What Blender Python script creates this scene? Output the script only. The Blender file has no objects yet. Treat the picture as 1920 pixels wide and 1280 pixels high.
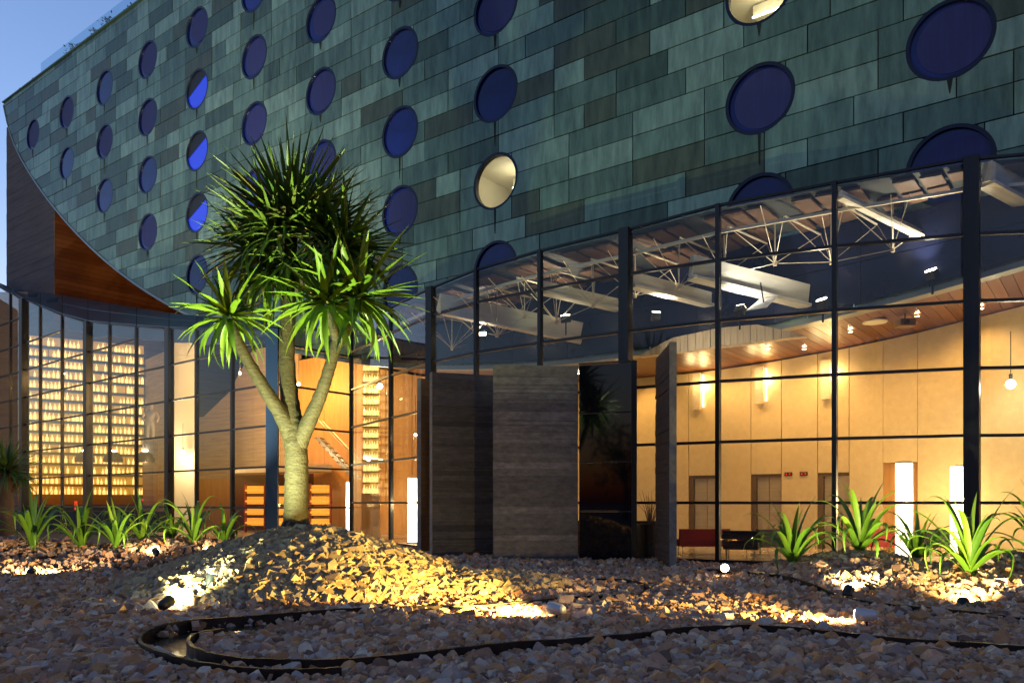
import bpy, bmesh, math, random
import numpy as np
from mathutils import Vector, Matrix, Euler
random.seed(7); RNG = np.random.default_rng(11)
C = bpy.context.scene.collection
sc = bpy.context.scene
R = math.radians

# ------------------------------------------------------------------ camera, sky, sun, exposure
EYE, F, CX, HY = 1.6, 1494.0, 960.0, 942.0
cam = bpy.data.cameras.new('camera'); cam.sensor_width = 36; cam.lens = F / 1920 * 36
cam.shift_y = (HY - 640) / 1920; cam.clip_end = 2000; cam.clip_start = .1
co = bpy.data.objects.new('camera', cam); C.objects.link(co)
co.location = (0, 0, EYE); co.rotation_euler = (R(90), 0, 0); sc.camera = co

SUN_EL, SUN_ROT = R(-1.0), R(-42)          # the sun has just gone down behind the hotel
w = bpy.data.worlds.new('World'); sc.world = w; w.use_nodes = True
bg = w.node_tree.nodes['Background']; st = w.node_tree.nodes.new('ShaderNodeTexSky')
st.sky_type = 'NISHITA'; st.sun_disc = False; st.sun_elevation = SUN_EL; st.sun_rotation = SUN_ROT
st.air_density, st.dust_density, st.ozone_density = 1.0, .55, 2.3
w.node_tree.links.new(st.outputs[0], bg.inputs[0]); bg.inputs[1].default_value = .15
sl = bpy.data.lights.new('sun', 'SUN'); sl.energy = .02; sl.angle = R(20); sl.color = (1, .9, .8)   # afterglow
so = bpy.data.objects.new('sun', sl); C.objects.link(so)
sd = Vector((math.sin(SUN_ROT), math.cos(SUN_ROT), math.tan(SUN_EL))).normalized()
so.rotation_euler = sd.to_track_quat('Z', 'Y').to_euler(); so.location = (-60, 0, 40)
sc.view_settings.view_transform = 'Standard'; sc.view_settings.look = 'None'
sc.view_settings.exposure = 3.48; sc.view_settings.gamma = 1
try: sc.view_settings.use_curve_mapping = False
except Exception: pass
cy = sc.cycles
cy.use_denoising = True; cy.transparent_max_bounces = 24; cy.max_bounces = 8; cy.diffuse_bounces = 4
cy.glossy_bounces = 3; cy.sample_clamp_indirect = 4; cy.caustics_reflective = False; cy.caustics_refractive = False
LS = .48                                    # one dial for every lamp

# ------------------------------------------------------------------ pixel -> place helpers
def X(px, y): return (px - CX) / F * y
def Z(py, y): return EYE + (HY - py) * y / F
def at(px, py, y): return Vector((X(px, y), y, Z(py, y)))
def gnd(px, py): y = F * EYE / (py - HY); return Vector((X(px, y), y, 0))

# ------------------------------------------------------------------ materials
MATS = {}
def mat(name, col, rough=.6, metal=0, spec=.5, emit=None, es=0, var=0, vs=3, streak=None, bump=0, bs=20, island=False, objrand=False, ramp=None, coat=0):
    if name in MATS: return MATS[name]
    m = bpy.data.materials.new(name); m.use_nodes = True; nt = m.node_tree; b = nt.nodes['Principled BSDF']
    N, L = nt.nodes.new, nt.links.new
    b.inputs['Base Color'].default_value = (*col, 1); b.inputs['Roughness'].default_value = rough
    b.inputs['Metallic'].default_value = metal; b.inputs['Specular IOR Level'].default_value = spec
    if coat: b.inputs['Coat Weight'].default_value = coat
    if emit: b.inputs['Emission Color'].default_value = (*emit, 1); b.inputs['Emission Strength'].default_value = es
    tc = N('ShaderNodeTexCoord')
    cur = None
    if ramp:
        rp = N('ShaderNodeValToRGB'); e = rp.color_ramp.elements
        while len(e) < len(ramp): e.new(.5)
        for i, c in enumerate(ramp): e[i].position = i / (len(ramp) - 1); e[i].color = (*c, 1)
        if island: g = N('ShaderNodeNewGeometry'); L(g.outputs['Random Per Island'], rp.inputs[0])
        elif objrand: g = N('ShaderNodeObjectInfo'); L(g.outputs['Random'], rp.inputs[0])
        cur = rp.outputs[0]
    if var:
        n = N('ShaderNodeTexNoise'); n.inputs['Scale'].default_value = vs; n.inputs['Detail'].default_value = 8; n.inputs['Roughness'].default_value = .65
        if streak: 
            mp = N('ShaderNodeMapping'); mp.inputs['Scale'].default_value = streak; L(tc.outputs['Object'], mp.inputs[0]); L(mp.outputs[0], n.inputs['Vector'])
        else: L(tc.outputs['Object'], n.inputs['Vector'])
        mr = N('ShaderNodeMapRange'); mr.inputs[1].default_value = .3; mr.inputs[2].default_value = .7
        mr.inputs[3].default_value = 1 - var; mr.inputs[4].default_value = 1 + var; L(n.outputs[0], mr.inputs[0])
        mx = N('ShaderNodeMix'); mx.data_type = 'RGBA'; mx.blend_type = 'MULTIPLY'; mx.inputs[0].default_value = 1
        if cur is None: mx.inputs[6].default_value = (*col, 1)
        else: L(cur, mx.inputs[6])
        cb = N('ShaderNodeCombineColor'); [L(mr.outputs[0], cb.inputs[k]) for k in range(3)]
        L(cb.outputs[0], mx.inputs[7]); cur = mx.outputs[2]
        rr = N('ShaderNodeMapRange'); rr.inputs[3].default_value = max(.03, rough - .12); rr.inputs[4].default_value = min(1, rough + .12)
        L(n.outputs[0], rr.inputs[0]); L(rr.outputs[0], b.inputs['Roughness'])
    if cur is not None: L(cur, b.inputs['Base Color'])
    if bump:
        n2 = N('ShaderNodeTexNoise'); n2.inputs['Scale'].default_value = bs; n2.inputs['Detail'].default_value = 6; L(tc.outputs['Object'], n2.inputs['Vector'])
        bp = N('ShaderNodeBump'); bp.inputs['Strength'].default_value = bump; bp.inputs['Distance'].default_value = .02
        L(n2.outputs[0], bp.inputs['Height']); L(bp.outputs[0], b.inputs['Normal'])
    MATS[name] = m; return m

def glass_mat(name, tint=(.9, .92, .93), f0=.05, rough=0.0):
    m = bpy.data.materials.new(name); m.use_nodes = True; nt = m.node_tree; nt.nodes.clear()
    N, L = nt.nodes.new, nt.links.new
    out = N('ShaderNodeOutputMaterial'); tr = N('ShaderNodeBsdfTransparent'); gl = N('ShaderNodeBsdfGlossy'); mx = N('ShaderNodeMixShader')
    tr.inputs[0].default_value = (*tint, 1); gl.inputs['Roughness'].default_value = rough
    g = N('ShaderNodeNewGeometry'); d = N('ShaderNodeVectorMath'); d.operation = 'DOT_PRODUCT'
    L(g.outputs['Incoming'], d.inputs[0]); L(g.outputs['Normal'], d.inputs[1])
    def math_(op, a, b=None):
        n = N('ShaderNodeMath'); n.operation = op
        for k, v in enumerate((a, b)):
            if v is None: continue
            if isinstance(v, (int, float)): n.inputs[k].default_value = v
            else: L(v, n.inputs[k])
        return n.outputs[0]
    a = math_('ABSOLUTE', d.outputs['Value']); p = math_('POWER', math_('SUBTRACT', 1, a), 5)
    fr = math_('ADD', math_('MULTIPLY', p, 1 - f0), f0)
    L(fr, mx.inputs[0]); L(tr.outputs[0], mx.inputs[1]); L(gl.outputs[0], mx.inputs[2]); L(mx.outputs[0], out.inputs[0])
    MATS[name] = m; return m

COPPER = [mat('copper_patina_%s' % n, c, rough=.4, metal=.5, spec=.5, var=.42, vs=1.3, streak=(2.6, 2.6, .5), bump=.12, bs=7)
          for n, c in (('pale', (.245, .36, .265)), ('mid', (.17, .268, .197)), ('dull', (.125, .2, .148)), ('dark', (.08, .128, .092)), ('brown', (.095, .12, .076)))]
M = dict(
    backing=mat('dark_backing', (.025, .03, .03), .8),
    frame=mat('blue_black_frame', (.012, .016, .04), .35, .3),
    steel=mat('dark_blue_steel', (.02, .024, .034), .38, .5, var=.2, vs=2),
    bluelit=mat('bluelit_steel_post', (.03, .07, .14), .35, .6),
    pane=glass_mat('clear_glass', (.88, .89, .9), .035),
    darkglass=mat('dark_glass', (.004, .004, .008), .04, 0, .6),
    wpane=mat('blue_window_glass', (.006, .011, .15), .1, 0, .5, objrand=True, ramp=[(.004, .007, .10), (.008, .016, .2), (.014, .02, .15), (.005, .009, .13), (.02, .026, .17)], var=.5, vs=.5),
    curtain=mat('window_curtain', (.03, .034, .16), .6, var=.25, vs=2, streak=(6, 6, .3)),
    stain=mat('drip_stain', (.02, .03, .027), .9),
    roofglass=glass_mat('roof_rail_glass', (.80, .90, .94), .05),
    wood=mat('soffit_wood', (.2, .07, .03), .38, 0, .5, var=.3, vs=2, streak=(.6, 12, 12), objrand=True,
             ramp=[(.10, .03, .013), (.155, .055, .021), (.20, .078, .032), (.125, .04, .018)]),
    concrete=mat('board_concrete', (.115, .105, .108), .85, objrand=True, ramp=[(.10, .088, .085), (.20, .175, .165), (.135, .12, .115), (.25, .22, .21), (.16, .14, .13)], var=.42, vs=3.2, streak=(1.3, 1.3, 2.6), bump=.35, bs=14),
    concrete2=mat('pale_concrete_edge', (.22, .21, .19), .85, var=.4, vs=4, bump=.4, bs=18),
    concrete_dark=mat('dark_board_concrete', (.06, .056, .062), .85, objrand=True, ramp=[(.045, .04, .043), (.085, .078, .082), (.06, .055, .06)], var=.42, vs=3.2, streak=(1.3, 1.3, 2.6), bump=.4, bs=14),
    browncon=mat('brown_board_concrete', (.11, .06, .035), .8, var=.4, vs=2, streak=(.7, .7, 6), bump=.3),
    pier=mat('pier_concrete', (.16, .13, .125), .8, var=.35, vs=1.2, streak=(.3, .3, 4), bump=.2),
    wall=mat('lobby_wall_stone', (.61, .475, .26), .7, var=.08, vs=5, bump=.06, bs=6),
    wall2=mat('bar_wall_boards', (.46, .34, .22), .75, var=.25, vs=1.5, streak=(.3, .3, 5), bump=.12),
    orange=mat('orange_wood_wall', (.50, .26, .085), .5, var=.2, vs=2, streak=(3, 3, .3)),
    pale=mat('pale_ribbed_board', (.62, .50, .35), .7, var=.2, vs=3, streak=(8, 8, .4)),
    floor=mat('lobby_floor_stone', (.45, .36, .26), .18, var=.1, vs=2),
    beam=mat('pale_beam', (.62, .60, .54), .7, var=.2, vs=2, bump=.1),
    rod=mat('pale_steel_rod', (.6, .54, .42), .35, .4),
    deck=mat('roof_deck_boards', (.085, .045, .024), .6, var=.25, vs=2, streak=(4, .5, 4)),
    black=mat('black_paint', (.012, .012, .012), .5),
    chrome=mat('brushed_metal', (.5, .42, .3), .35, .45, var=.15, vs=1, streak=(20, 20, .5)),
    red=mat('red_leather', (.28, .015, .015), .45),
    lampwhite=mat('lamp_diffuser', (.9, .85, .7), .5, emit=(1, .80, .46), es=0.7140),
    shelflit=mat('lit_shelf_back', (.5, .35, .1), .6, emit=(1, .50, .08), es=.034, var=.25, vs=.9),
    bulb=mat('lamp_bulb', (1, 1, .9), .5, emit=(1, .86, .55), es=6),
    spotlens=mat('spot_lens', (1, 1, .9), .4, emit=(1, .84, .48), es=9),
    spotlensw=mat('spot_lens_white', (1, 1, .9), .4, emit=(.95, 1, .7), es=9),
    spotbody=mat('spot_body', (.55, .57, .62), .4, .3),
    edging=mat('rusty_steel_edging', (.035, .024, .022), .5, .6, var=.5, vs=6),
    bark=mat('smooth_ringed_bark', (.05, .042, .017), .75, var=.6, vs=4, streak=(1.6, 1.6, 10), bump=.9, bs=26),
    root=mat('root_bark', (.12, .085, .06), .9, var=.4, vs=6, bump=.5),
    palmbark=mat('palm_bark', (.13, .075, .04), .9, var=.5, vs=5, streak=(2, 2, 10), bump=.8),
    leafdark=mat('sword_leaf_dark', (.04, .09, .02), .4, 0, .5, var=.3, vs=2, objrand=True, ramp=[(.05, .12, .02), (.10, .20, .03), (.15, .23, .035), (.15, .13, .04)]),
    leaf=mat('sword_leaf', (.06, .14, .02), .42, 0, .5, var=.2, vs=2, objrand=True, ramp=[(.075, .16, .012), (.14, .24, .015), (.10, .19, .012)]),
    strap=mat('strap_leaf', (.07, .15, .02), .42, 0, .5, var=.2, vs=2, objrand=True, ramp=[(.06, .16, .018), (.11, .24, .018), (.17, .30, .03)]),
    bottle=mat('amber_bottle', (.75, .4, .08), .15, 0, .6, emit=(1, .66, .2), es=.2, objrand=True, ramp=[(.9, .6, .2), (.6, .25, .04), (.95, .8, .45), (.35, .12, .03)]),  # light from the shelf back put into the bottles as glow
    bottlestuff=mat('amber_bottles_small', (.75, .4, .08), .15, 0, .6, emit=(1, .66, .2), es=.2, island=True, ramp=[(.9, .6, .2), (.6, .25, .04), (.95, .8, .45), (.35, .12, .03)]),  # same backlight glow put into the small ones
    cap=mat('bottle_cap', (.05, .03, .02), .4),
    rack=mat('amber_rack', (.6, .25, .03), .4, emit=(1, .38, .04), es=0.1020),  # amber light on rack bottles and backs put in as emission
    cream=mat('cream_paint', (.7, .66, .5), .7),
    bronze=mat('bronze', (.25, .2, .13), .35, .8),
    blackfab=mat('black_fabric', (.015, .015, .017), .8),
    whitepanel=mat('white_panel', (.8, .8, .78), .4),
    road=mat('ground_soil', (.055, .05, .047), .9, var=.4, vs=2, bump=.5, bs=8),
    stone=mat('gravel_stones', (.25, .2, .16), .8, 0, .3, island=True, var=.18, vs=14, bump=.25, bs=40,
              ramp=[(0.564, 0.367, 0.232), (0.436, 0.202, 0.082), (0.307, 0.226, 0.198), (0.692, 0.463, 0.301), (0.537, 0.296, 0.198), (0.179, 0.107, 0.076), (0.615, 0.308, 0.116), (0.384, 0.308, 0.289), (0.698, 0.557, 0.417)]),
    mstone=mat('mound_stones', (.4, .33, .2), .8, 0, .3, island=True, var=.18, vs=14, bump=.25, bs=40,
               ramp=[(.50, .38, .22), (.40, .27, .14), (.56, .45, .30), (.27, .20, .14), (.46, .32, .16), (.17, .13, .10), (.38, .31, .26)]),
)

# ------------------------------------------------------------------ objects
def props(o, label=None, cat=None, group=None, kind=None):
    if label: o['label'] = label
    if cat: o['category'] = cat
    if group: o['group'] = group
    if kind: o['kind'] = kind
    return o
def thing(name, label, cat, loc=(0, 0, 0), group=None, rz=0):
    o = bpy.data.objects.new(name, None); C.objects.link(o); o.location = loc; o.rotation_euler = (0, 0, rz); o.empty_display_size = .2
    return props(o, label, cat, group)
def base(parent):
    v = Vector((0, 0, 0))
    while parent is not None: v += parent.location; parent = parent.parent
    return v
def link(name, me, parent=None, loc=None):
    o = bpy.data.objects.new(name, me); C.objects.link(o)
    if parent is not None: o.parent = parent
    if loc is not None: o.location = loc
    return o
class MB:
    def __init__(s): s.v = []; s.f = []; s.m = []
    def quad(s, a, b, c, d, m=0):
        i = len(s.v); s.v += [tuple(a), tuple(b), tuple(c), tuple(d)]; s.f.append((i, i + 1, i + 2, i + 3)); s.m.append(m)
    def hexa(s, p, m=0):    # 8 corners: bottom ring 0-3, top ring 4-7
        i = len(s.v); s.v += [tuple(q) for q in p]
        for f in ((0, 3, 2, 1), (4, 5, 6, 7), (0, 1, 5, 4), (1, 2, 6, 5), (2, 3, 7, 6), (3, 0, 4, 7)): s.f.append(tuple(i + k for k in f)); s.m.append(m)
    def box(s, lo, hi, m=0):
        (a, b, c), (d, e, f) = lo, hi
        s.hexa([(a, b, c), (d, b, c), (d, e, c), (a, e, c), (a, b, f), (d, b, f), (d, e, f), (a, e, f)], m)
    def bar(s, p, q, w_, h_=None, m=0):
        p, q = Vector(p), Vector(q); x = (q - p).normalized(); up = Vector((0, 0, 1)) if abs(x.z) < .99 else Vector((0, 1, 0))
        y = up.cross(x).normalized(); z = x.cross(y); a = w_ / 2; b = (h_ or w_) / 2
        s.hexa([p - y*a - z*b, q - y*a - z*b, q + y*a - z*b, p + y*a - z*b, p - y*a + z*b, q - y*a + z*b, q + y*a + z*b, p + y*a + z*b], m)
    def tube(s, pts, rad, n=10, m=0, caps=True, wob=0):
        pts = [Vector(p) for p in pts]; base_ = len(s.v); k = len(pts)
        ref = Vector((0, 0, 1)) if abs((pts[-1] - pts[0]).normalized().z) < .9 else Vector((1, 0, 0))
        for i, p in enumerate(pts):
            t = (pts[min(i + 1, k - 1)] - pts[max(i - 1, 0)]).normalized(); a = ref.cross(t).normalized(); b = t.cross(a)
            r = rad[i] if hasattr(rad, '__len__') else rad
            for j in range(n):
                an = 2 * math.pi * j / n; rr = r * (1 + wob * math.sin(3 * an + i * 1.7) + wob * random.uniform(-.5, .5))
                s.v.append(tuple(p + a * math.cos(an) * rr + b * math.sin(an) * rr))
        for i in range(k - 1):
            for j in range(n):
                s.f.append((base_ + i*n + j, base_ + i*n + (j+1) % n, base_ + (i+1)*n + (j+1) % n, base_ + (i+1)*n + j)); s.m.append(m)
        if caps:
            s.f.append(tuple(base_ + j for j in range(n - 1, -1, -1))); s.m.append(m)
            s.f.append(tuple(base_ + (k-1)*n + j for j in range(n))); s.m.append(m)
    def lathe(s, c, prof, n=16, m=0):
        base_ = len(s.v); c = Vector(c)
        for r, z in prof:
            for j in range(n): s.v.append(tuple(c + Vector((r * math.cos(2*math.pi*j/n), r * math.sin(2*math.pi*j/n), z))))
        for i in range(len(prof) - 1):
            for j in range(n): s.f.append((base_+i*n+j, base_+i*n+(j+1) % n, base_+(i+1)*n+(j+1) % n, base_+(i+1)*n+j)); s.m.append(m)
    def mesh(s, name, mats, off=Vector((0, 0, 0)), smooth=False):
        me = bpy.data.meshes.new(name); o = tuple(off)
        me.from_pydata([(a - o[0], b - o[1], c - o[2]) for a, b, c in s.v], [], s.f)
        for mt in (mats if isinstance(mats, (list, tuple)) else [mats]): me.materials.append(mt)
        me.polygons.foreach_set('material_index', s.m)
        if smooth: me.polygons.foreach_set('use_smooth', [True] * len(s.f))
        me.update(); return me
    def build(s, name, mats, parent=None, smooth=False, local=False):
        off = Vector((0, 0, 0)) if (parent is None or local) else base(parent)
        return link(name, s.mesh(name, mats, off, smooth), parent)
UNIT = {}
def unit_cube(m):
    if m.name not in UNIT:
        b = MB(); b.box((-.5, -.5, -.5), (.5, .5, .5)); UNIT[m.name] = b.mesh('unit_' + m.name, m)
    return UNIT[m.name]
def bar(name, p, q, w_, h_, m, parent=None, up=None, local=False):
    """a straight bar from p to q (w_ across, h_ along up) as one object on a shared mesh"""
    p, q = Vector(p), Vector(q); x = q - p; l = x.length; x.normalize()
    u = Vector(up) if up is not None else (Vector((0, 0, 1)) if abs(x.z) < .99 else Vector((0, 1, 0)))
    y = u.cross(x).normalized(); z = x.cross(y)
    mx = Matrix((x * l, y * w_, z * h_)).transposed().to_4x4()
    mid = (p + q) / 2 - (Vector((0, 0, 0)) if (parent is None or local) else base(parent))
    o = link(name, unit_cube(m), parent); o.matrix_local = Matrix.Translation(mid) @ mx
    return o
def lamp(name, kind, loc, power, col, parent=None, size=.05, spot=None, aim=None, blend=.4, local=False):
    l = bpy.data.lights.new(name, kind); l.energy = power * LS; l.color = col
    if kind in ('POINT', 'SPOT'): l.shadow_soft_size = size
    if kind == 'SPOT': l.spot_size = R(spot or 80); l.spot_blend = blend
    o = bpy.data.objects.new(name, l); C.objects.link(o); loc = Vector(loc)
    if aim is not None: o.rotation_euler = (loc - Vector(aim)).to_track_quat('Z', 'Y').to_euler()
    if parent is not None: o.parent = parent; o.location = loc if local else loc - base(parent)
    else: o.location = loc
    return o
WARM, AMBER = (1, .68, .28), (1, .56, .17)

# ------------------------------------------------------------------ facade frame of reference
U = Vector((.795, -.6066, 0)).normalized(); D = Vector((-U.y, U.x, 0)); ROT = math.atan2(U.y, U.x)
O = Vector((-36.4, 57.13, 0))
def fac(s, z, d=0): return O + U * s + D * d + Vector((0, 0, z))
def s_of_col(i): return 5.02 * (i + .97)
def arc(s): return 74.5 - math.sqrt(68 * 68 - (s - 50) ** 2) + 1.6 * math.exp(-max(s, 0) / 1.1)
TOP = 30.2
ROWS = [26.6, 23.35, 20.1, 16.86, 13.6, 10.33]
NROW = {0: 1, 1: 2, 2: 3, 3: 4, 4: 5, 5: 5, 6: 6, 7: 6, 8: 6, 10: 6, 11: 6, 12: 6, 13: 6}
WIN = [(s_of_col(i), ROWS[k], i, k) for i, n in NROW.items() for k in range(n)]
WR = 1.05

# ------------------------------------------------------------------ ground
BUMPS = [  # (cx, cy, rx, ry, h, power)
    (-3.75, 14.7, 3.5, 3.3, 1.06, 1.15), (-1.2, 14.2, 3.2, 2.2, .26, 1.3),
    (6.6, 15.2, 2.7, 2.4, .62, 1.2), (9.3, 14.3, 3.0, 2.7, .66, 1.2), (12.6, 13.4, 3.2, 2.7, .62, 1.2), (4.6, 16.6, 1.6, 1.3, .2, 1.2),
    (-13.5, 21.4, 4.5, 3.6, .62, 1.2), (-9.4, 21.6, 4.2, 3.3, .58, 1.2), (-18.5, 22.5, 4.6, 3.8, .6, 1.2), (-11.6, 18.4, 2.6, 2.0, .16, 1.2), (-7.0, 20.3, 2.2, 2.2, .2, 1.2)]
def hgt(x, y):
    z = np.zeros_like(np.asarray(x, dtype=float)); g = 0
    for cx, cy_, rx, ry, h, p in BUMPS:
        r2 = np.minimum(1, np.sqrt(((x - cx) / rx) ** 2 + ((y - cy_) / ry) ** 2))
        z = np.maximum(z, h * (1 - r2 ** 1.5) ** p) if True else z
    z = z + .02 * np.sin(x * 1.7 + y) + .018 * np.sin(y * 2.3 - x * .8)
    return z
def h1(x, y): return float(hgt(np.array([x]), np.array([y]))[0])
gx = np.concatenate([[-700, -250, -90, -45], np.arange(-28, 28.01, .4), [45, 90, 250, 700]])
gy = np.concatenate([[-500, -150, -40, -10], np.arange(-1, 28.01, .4), [34, 45, 70, 130, 300, 900]])
GX, GY = np.meshgrid(gx, gy); GZ = hgt(GX, GY) - .05
GZ[(np.abs(GX) > 30) | (GY > 27) | (GY < -2)] = -.05
vs = np.stack([GX.ravel(), GY.ravel(), GZ.ravel()], 1); nx = len(gx)
fs = [(j*nx+i, j*nx+i+1, (j+1)*nx+i+1, (j+1)*nx+i) for j in range(len(gy)-1) for i in range(nx-1)]
me = bpy.data.meshes.new('ground'); me.from_pydata(vs.tolist(), [], fs); me.materials.append(M['road'])
me.polygons.foreach_set('use_smooth', [True] * len(fs)); me.update()
props(link('ground', me), kind='structure')

# ------------------------------------------------------------------ hotel: hull, panels, windows, soffit
hotel = thing('hotel_building', 'boat shaped hotel hull clad in green copper panels with rows of round windows', 'building', fac(30, 0, 0))
def piece(mb, s0, s1, z0, z1, d, th, m=0, split=False):
    ws = [q for q in WIN if q[0] - WR < s1 and q[0] + WR > s0 and q[1] - WR < z1 and q[1] + WR > z0]
    low = min(arc(s0), arc(s1), arc((s0 + s1) / 2)) if True else 0
    if max(arc(s0), arc(s1)) <= z0 and not ws:
        a, b = (s0, s1)
        mb.hexa([fac(a, z0, d), fac(b, z0, d), fac(b, z0, d + th), fac(a, z0, d + th), fac(a, z1, d), fac(b, z1, d), fac(b, z1, d + th), fac(a, z1, d + th)], m); return True
    if low >= z1: return False
    ss = {s0, s1}
    for q in ws:
        for k in range(25):
            v = q[0] + WR * math.cos(math.pi * k / 24)
            if s0 < v < s1: ss.add(v)
    if max(arc(s0), arc(s1)) > z0:
        k = 1
        n = max(2, int((s1 - s0) / .3))
        ss |= {s0 + (s1 - s0) * j / n for j in range(n + 1)}
    ss = sorted(ss); cz = ws[0][1] if ws else z0
    def iv(s):
        lo = min(max(z0, arc(s)), z1); hh = 0
        for q in ws:
            if abs(s - q[0]) < WR: hh = math.sqrt(WR * WR - (s - q[0]) ** 2)
        cl = lambda v: min(max(v, lo), z1)
        return lo, cl(cz - hh), cl(cz + hh), z1
    if split and ws:      # a hole that cuts right through leaves two panels
        dead = [v for v in ss if sum(q[k+1] - q[k] for q in (iv(v),) for k in (0, 2)) < .07]
        if dead: return ('cut', min(dead), max(dead))
    any_ = False
    for a, b in zip(ss[:-1], ss[1:]):
        A, B = iv(a), iv(b)
        for k in (0, 2):
            if max(A[k+1] - A[k], B[k+1] - B[k]) < .004: continue
            any_ = True
            mb.hexa([fac(a, A[k], d), fac(b, B[k], d), fac(b, B[k], d + th), fac(a, A[k], d + th),
                     fac(a, A[k+1], d), fac(b, B[k+1], d), fac(b, B[k+1], d + th), fac(a, A[k+1], d + th)], m)
    return any_
CH, MOD = .8125, 1.255
zs = [13.66 + CH * k for k in range(-10, 21)]
zs = [z for z in zs if z < TOP - .1] + [TOP]
pieces = []
S_END = 74.0
for r in range(len(zs) - 1):
    s = 0 if r % 2 else -MOD * random.choice((0, 1)); last = None
    while s < S_END:
        n = random.choices((1, 1.5, 2, 2, 3), (3, 1, 6, 4, .6))[0]; e = s + n * MOD
        k = random.choices(range(5), (26, 30, 22, 14, 8))[0]
        if k == last: k = (k + 1) % 4
        last = k
        a = max(s, 0)
        if e - a > .2: pieces.append((a, min(e, S_END), zs[r], zs[r+1], k))
        s = e
def rank(p):
    q = fac((p[0] + p[1]) / 2, (p[2] + p[3]) / 2); vx, vy = CX + F * q.x / q.y, HY - F * (q.z - EYE) / q.y
    ins = -20 < vx < 1940 and -20 < vy < 1300
    top = 600 - .285 * (vx - 640) if vx > 640 else 2000       # behind the glass lobby
    if vy > top: ins = False
    return ((p[1] - p[0]) * (p[3] - p[2]) / q.length_squared ** 1.5) * (1 if ins else .0001)
pieces.sort(key=rank, reverse=True)
rest = MB(); n_big = 0; GAP = .016
queue = list(pieces)
qi = 0
while qi < len(queue):
    p = queue[qi]; qi += 1
    own = n_big < 300; b = MB() if own else rest
    if own and len(p) == 5:
        cut = piece(MB(), p[0] + GAP, p[1] - GAP, p[2] + GAP, p[3] - GAP, -.05, .05, 0, True)
        if isinstance(cut, tuple): queue[qi:qi] = [q for q in ((p[0], cut[1] + GAP, p[2], p[3], p[4], 1), (cut[2] - GAP, p[1], p[2], p[3], p[4], 1)) if q[1] - q[0] > .12]; continue
    if max(arc(p[0]), arc(p[1])) > p[3] and min(arc(p[0]), arc(p[1])) > p[3]: continue
    dd = random.uniform(-.012, .012)
    ok = piece(b, p[0] + GAP, p[1] - GAP, p[2] + GAP, p[3] - GAP, -.05 + dd, .05, 0 if own else p[4])
    if ok and own: b.build('copper_panel', COPPER[p[4]], hotel); n_big += 1
props(rest.build('copper_panel', COPPER, hotel), kind='stuff')
bk = MB()
for r in range(len(zs) - 1): piece(bk, 0, 100 if False else S_END, zs[r], zs[r+1], .0, .12)
bk.build('backing_wall', M['backing'], hotel)
# roof, coping, edge trim, end wall
b = MB(); b.hexa([fac(0, TOP - .3, .12), fac(100, TOP - .3, .12), fac(100, TOP - .3, 26), fac(0, TOP - .3, 26), fac(0, TOP, .12), fac(100, TOP, .12), fac(100, TOP, 26), fac(0, TOP, 26)]); b.build('roof', M['backing'], hotel)
bar('coping', fac(-.03, TOP + .04, .0), fac(100, TOP + .04, .0), .3, .08, COPPER[2], hotel)
b = MB(); prev = None
for k in range(121):
    s = k * S_END / 120
    if prev is not None:
        z0, z1 = arc(prev), arc(s)
        b.hexa([fac(prev, z0 - .09, -.09), fac(s, z1 - .09, -.09), fac(s, z1 - .09, .35), fac(prev, z0 - .09, .35), fac(prev, z0 + .06, -.09), fac(s, z1 + .06, -.09), fac(s, z1 + .06, .35), fac(prev, z0 + .06, .35)])
    prev = s
b.build('edge_trim', mat('grey_copper_trim', (.26, .32, .33), .4, .4), hotel)
# soffit planks
b = MB(); npl = 0; s = 0.0; more = MB()
while s < S_END:
    ds = .30 / math.sqrt(1 + ((arc(s + .05) - arc(s)) / .05) ** 2); e = min(s + ds, S_END)
    p0, p1 = fac(s, arc(s) + .05), fac(e, arc(e) + .05); t = (p1 - p0); ln = t.length; t.normalize()
    nrm = D.cross(t); mid = (p0 + p1) / 2
    if npl < 299: bar('soffit_plank', mid + D * .36, mid + D * 24, ln - .014, .03, M['wood'], hotel, up=nrm if nrm.z > 0 else -nrm)
    npl += 1; s = e
b = MB(); prev = None
for k in range(61):
    s = k * S_END / 60
    if prev is not None: b.quad(fac(prev, arc(prev) + .1, .3), fac(s, arc(s) + .1, .3), fac(s, arc(s) + .1, 26), fac(prev, arc(prev) + .1, 26))
    prev = s
b.build('soffit_backing', M['backing'], hotel)
b = MB()
for k in range(40):
    a, c = k * S_END / 40, (k + 1) * S_END / 40; b.quad(fac(a, 0, 25.5), fac(c, 0, 25.5), fac(c, arc(c) + .2, 25.5), fac(a, arc(a) + .2, 25.5))
b.build('sunset_block_wall', M['backing'], hotel)  # unseen wall added to keep sunset light off the soffit
# end pier
pier = thing('end_pier', 'tall board marked concrete pier under the left tip of the hull', 'pier', fac(3.8, 0, .5))
zz = 0; k = 0
while zz < 28.4:
    z1 = zz + .62
    b = MB(); se = 7.64
    # left end follows the hull edge
    pts = [s_ for s_ in np.linspace(0.02, se, 24)]
    for a, c in zip(pts[:-1], pts[1:]):
        ta, tc_ = min(z1 - .012, arc(a) - .12), min(z1 - .012, arc(c) - .12)
        if max(ta, tc_) <= zz: continue
        ta, tc_ = max(ta, zz), max(tc_, zz); j = .006 * (k % 3)
        b.hexa([fac(a, zz, .14 - j), fac(c, zz, .14 - j), fac(c, zz, 24), fac(a, zz, 24), fac(a, ta, .14 - j), fac(c, tc_, .14 - j), fac(c, tc_, 24), fac(a, ta, 24)])
    if b.v: b.build('board_course', M['pier'], pier)
    zz = z1; k += 1
zz = 8.0
while zz < arc(7.7) - .3:
    bar('inner_plank', fac(7.68, zz + .15, .2), fac(7.68, zz + .15, 24), .05, .285, M['wood'], pier); zz += .3
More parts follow.
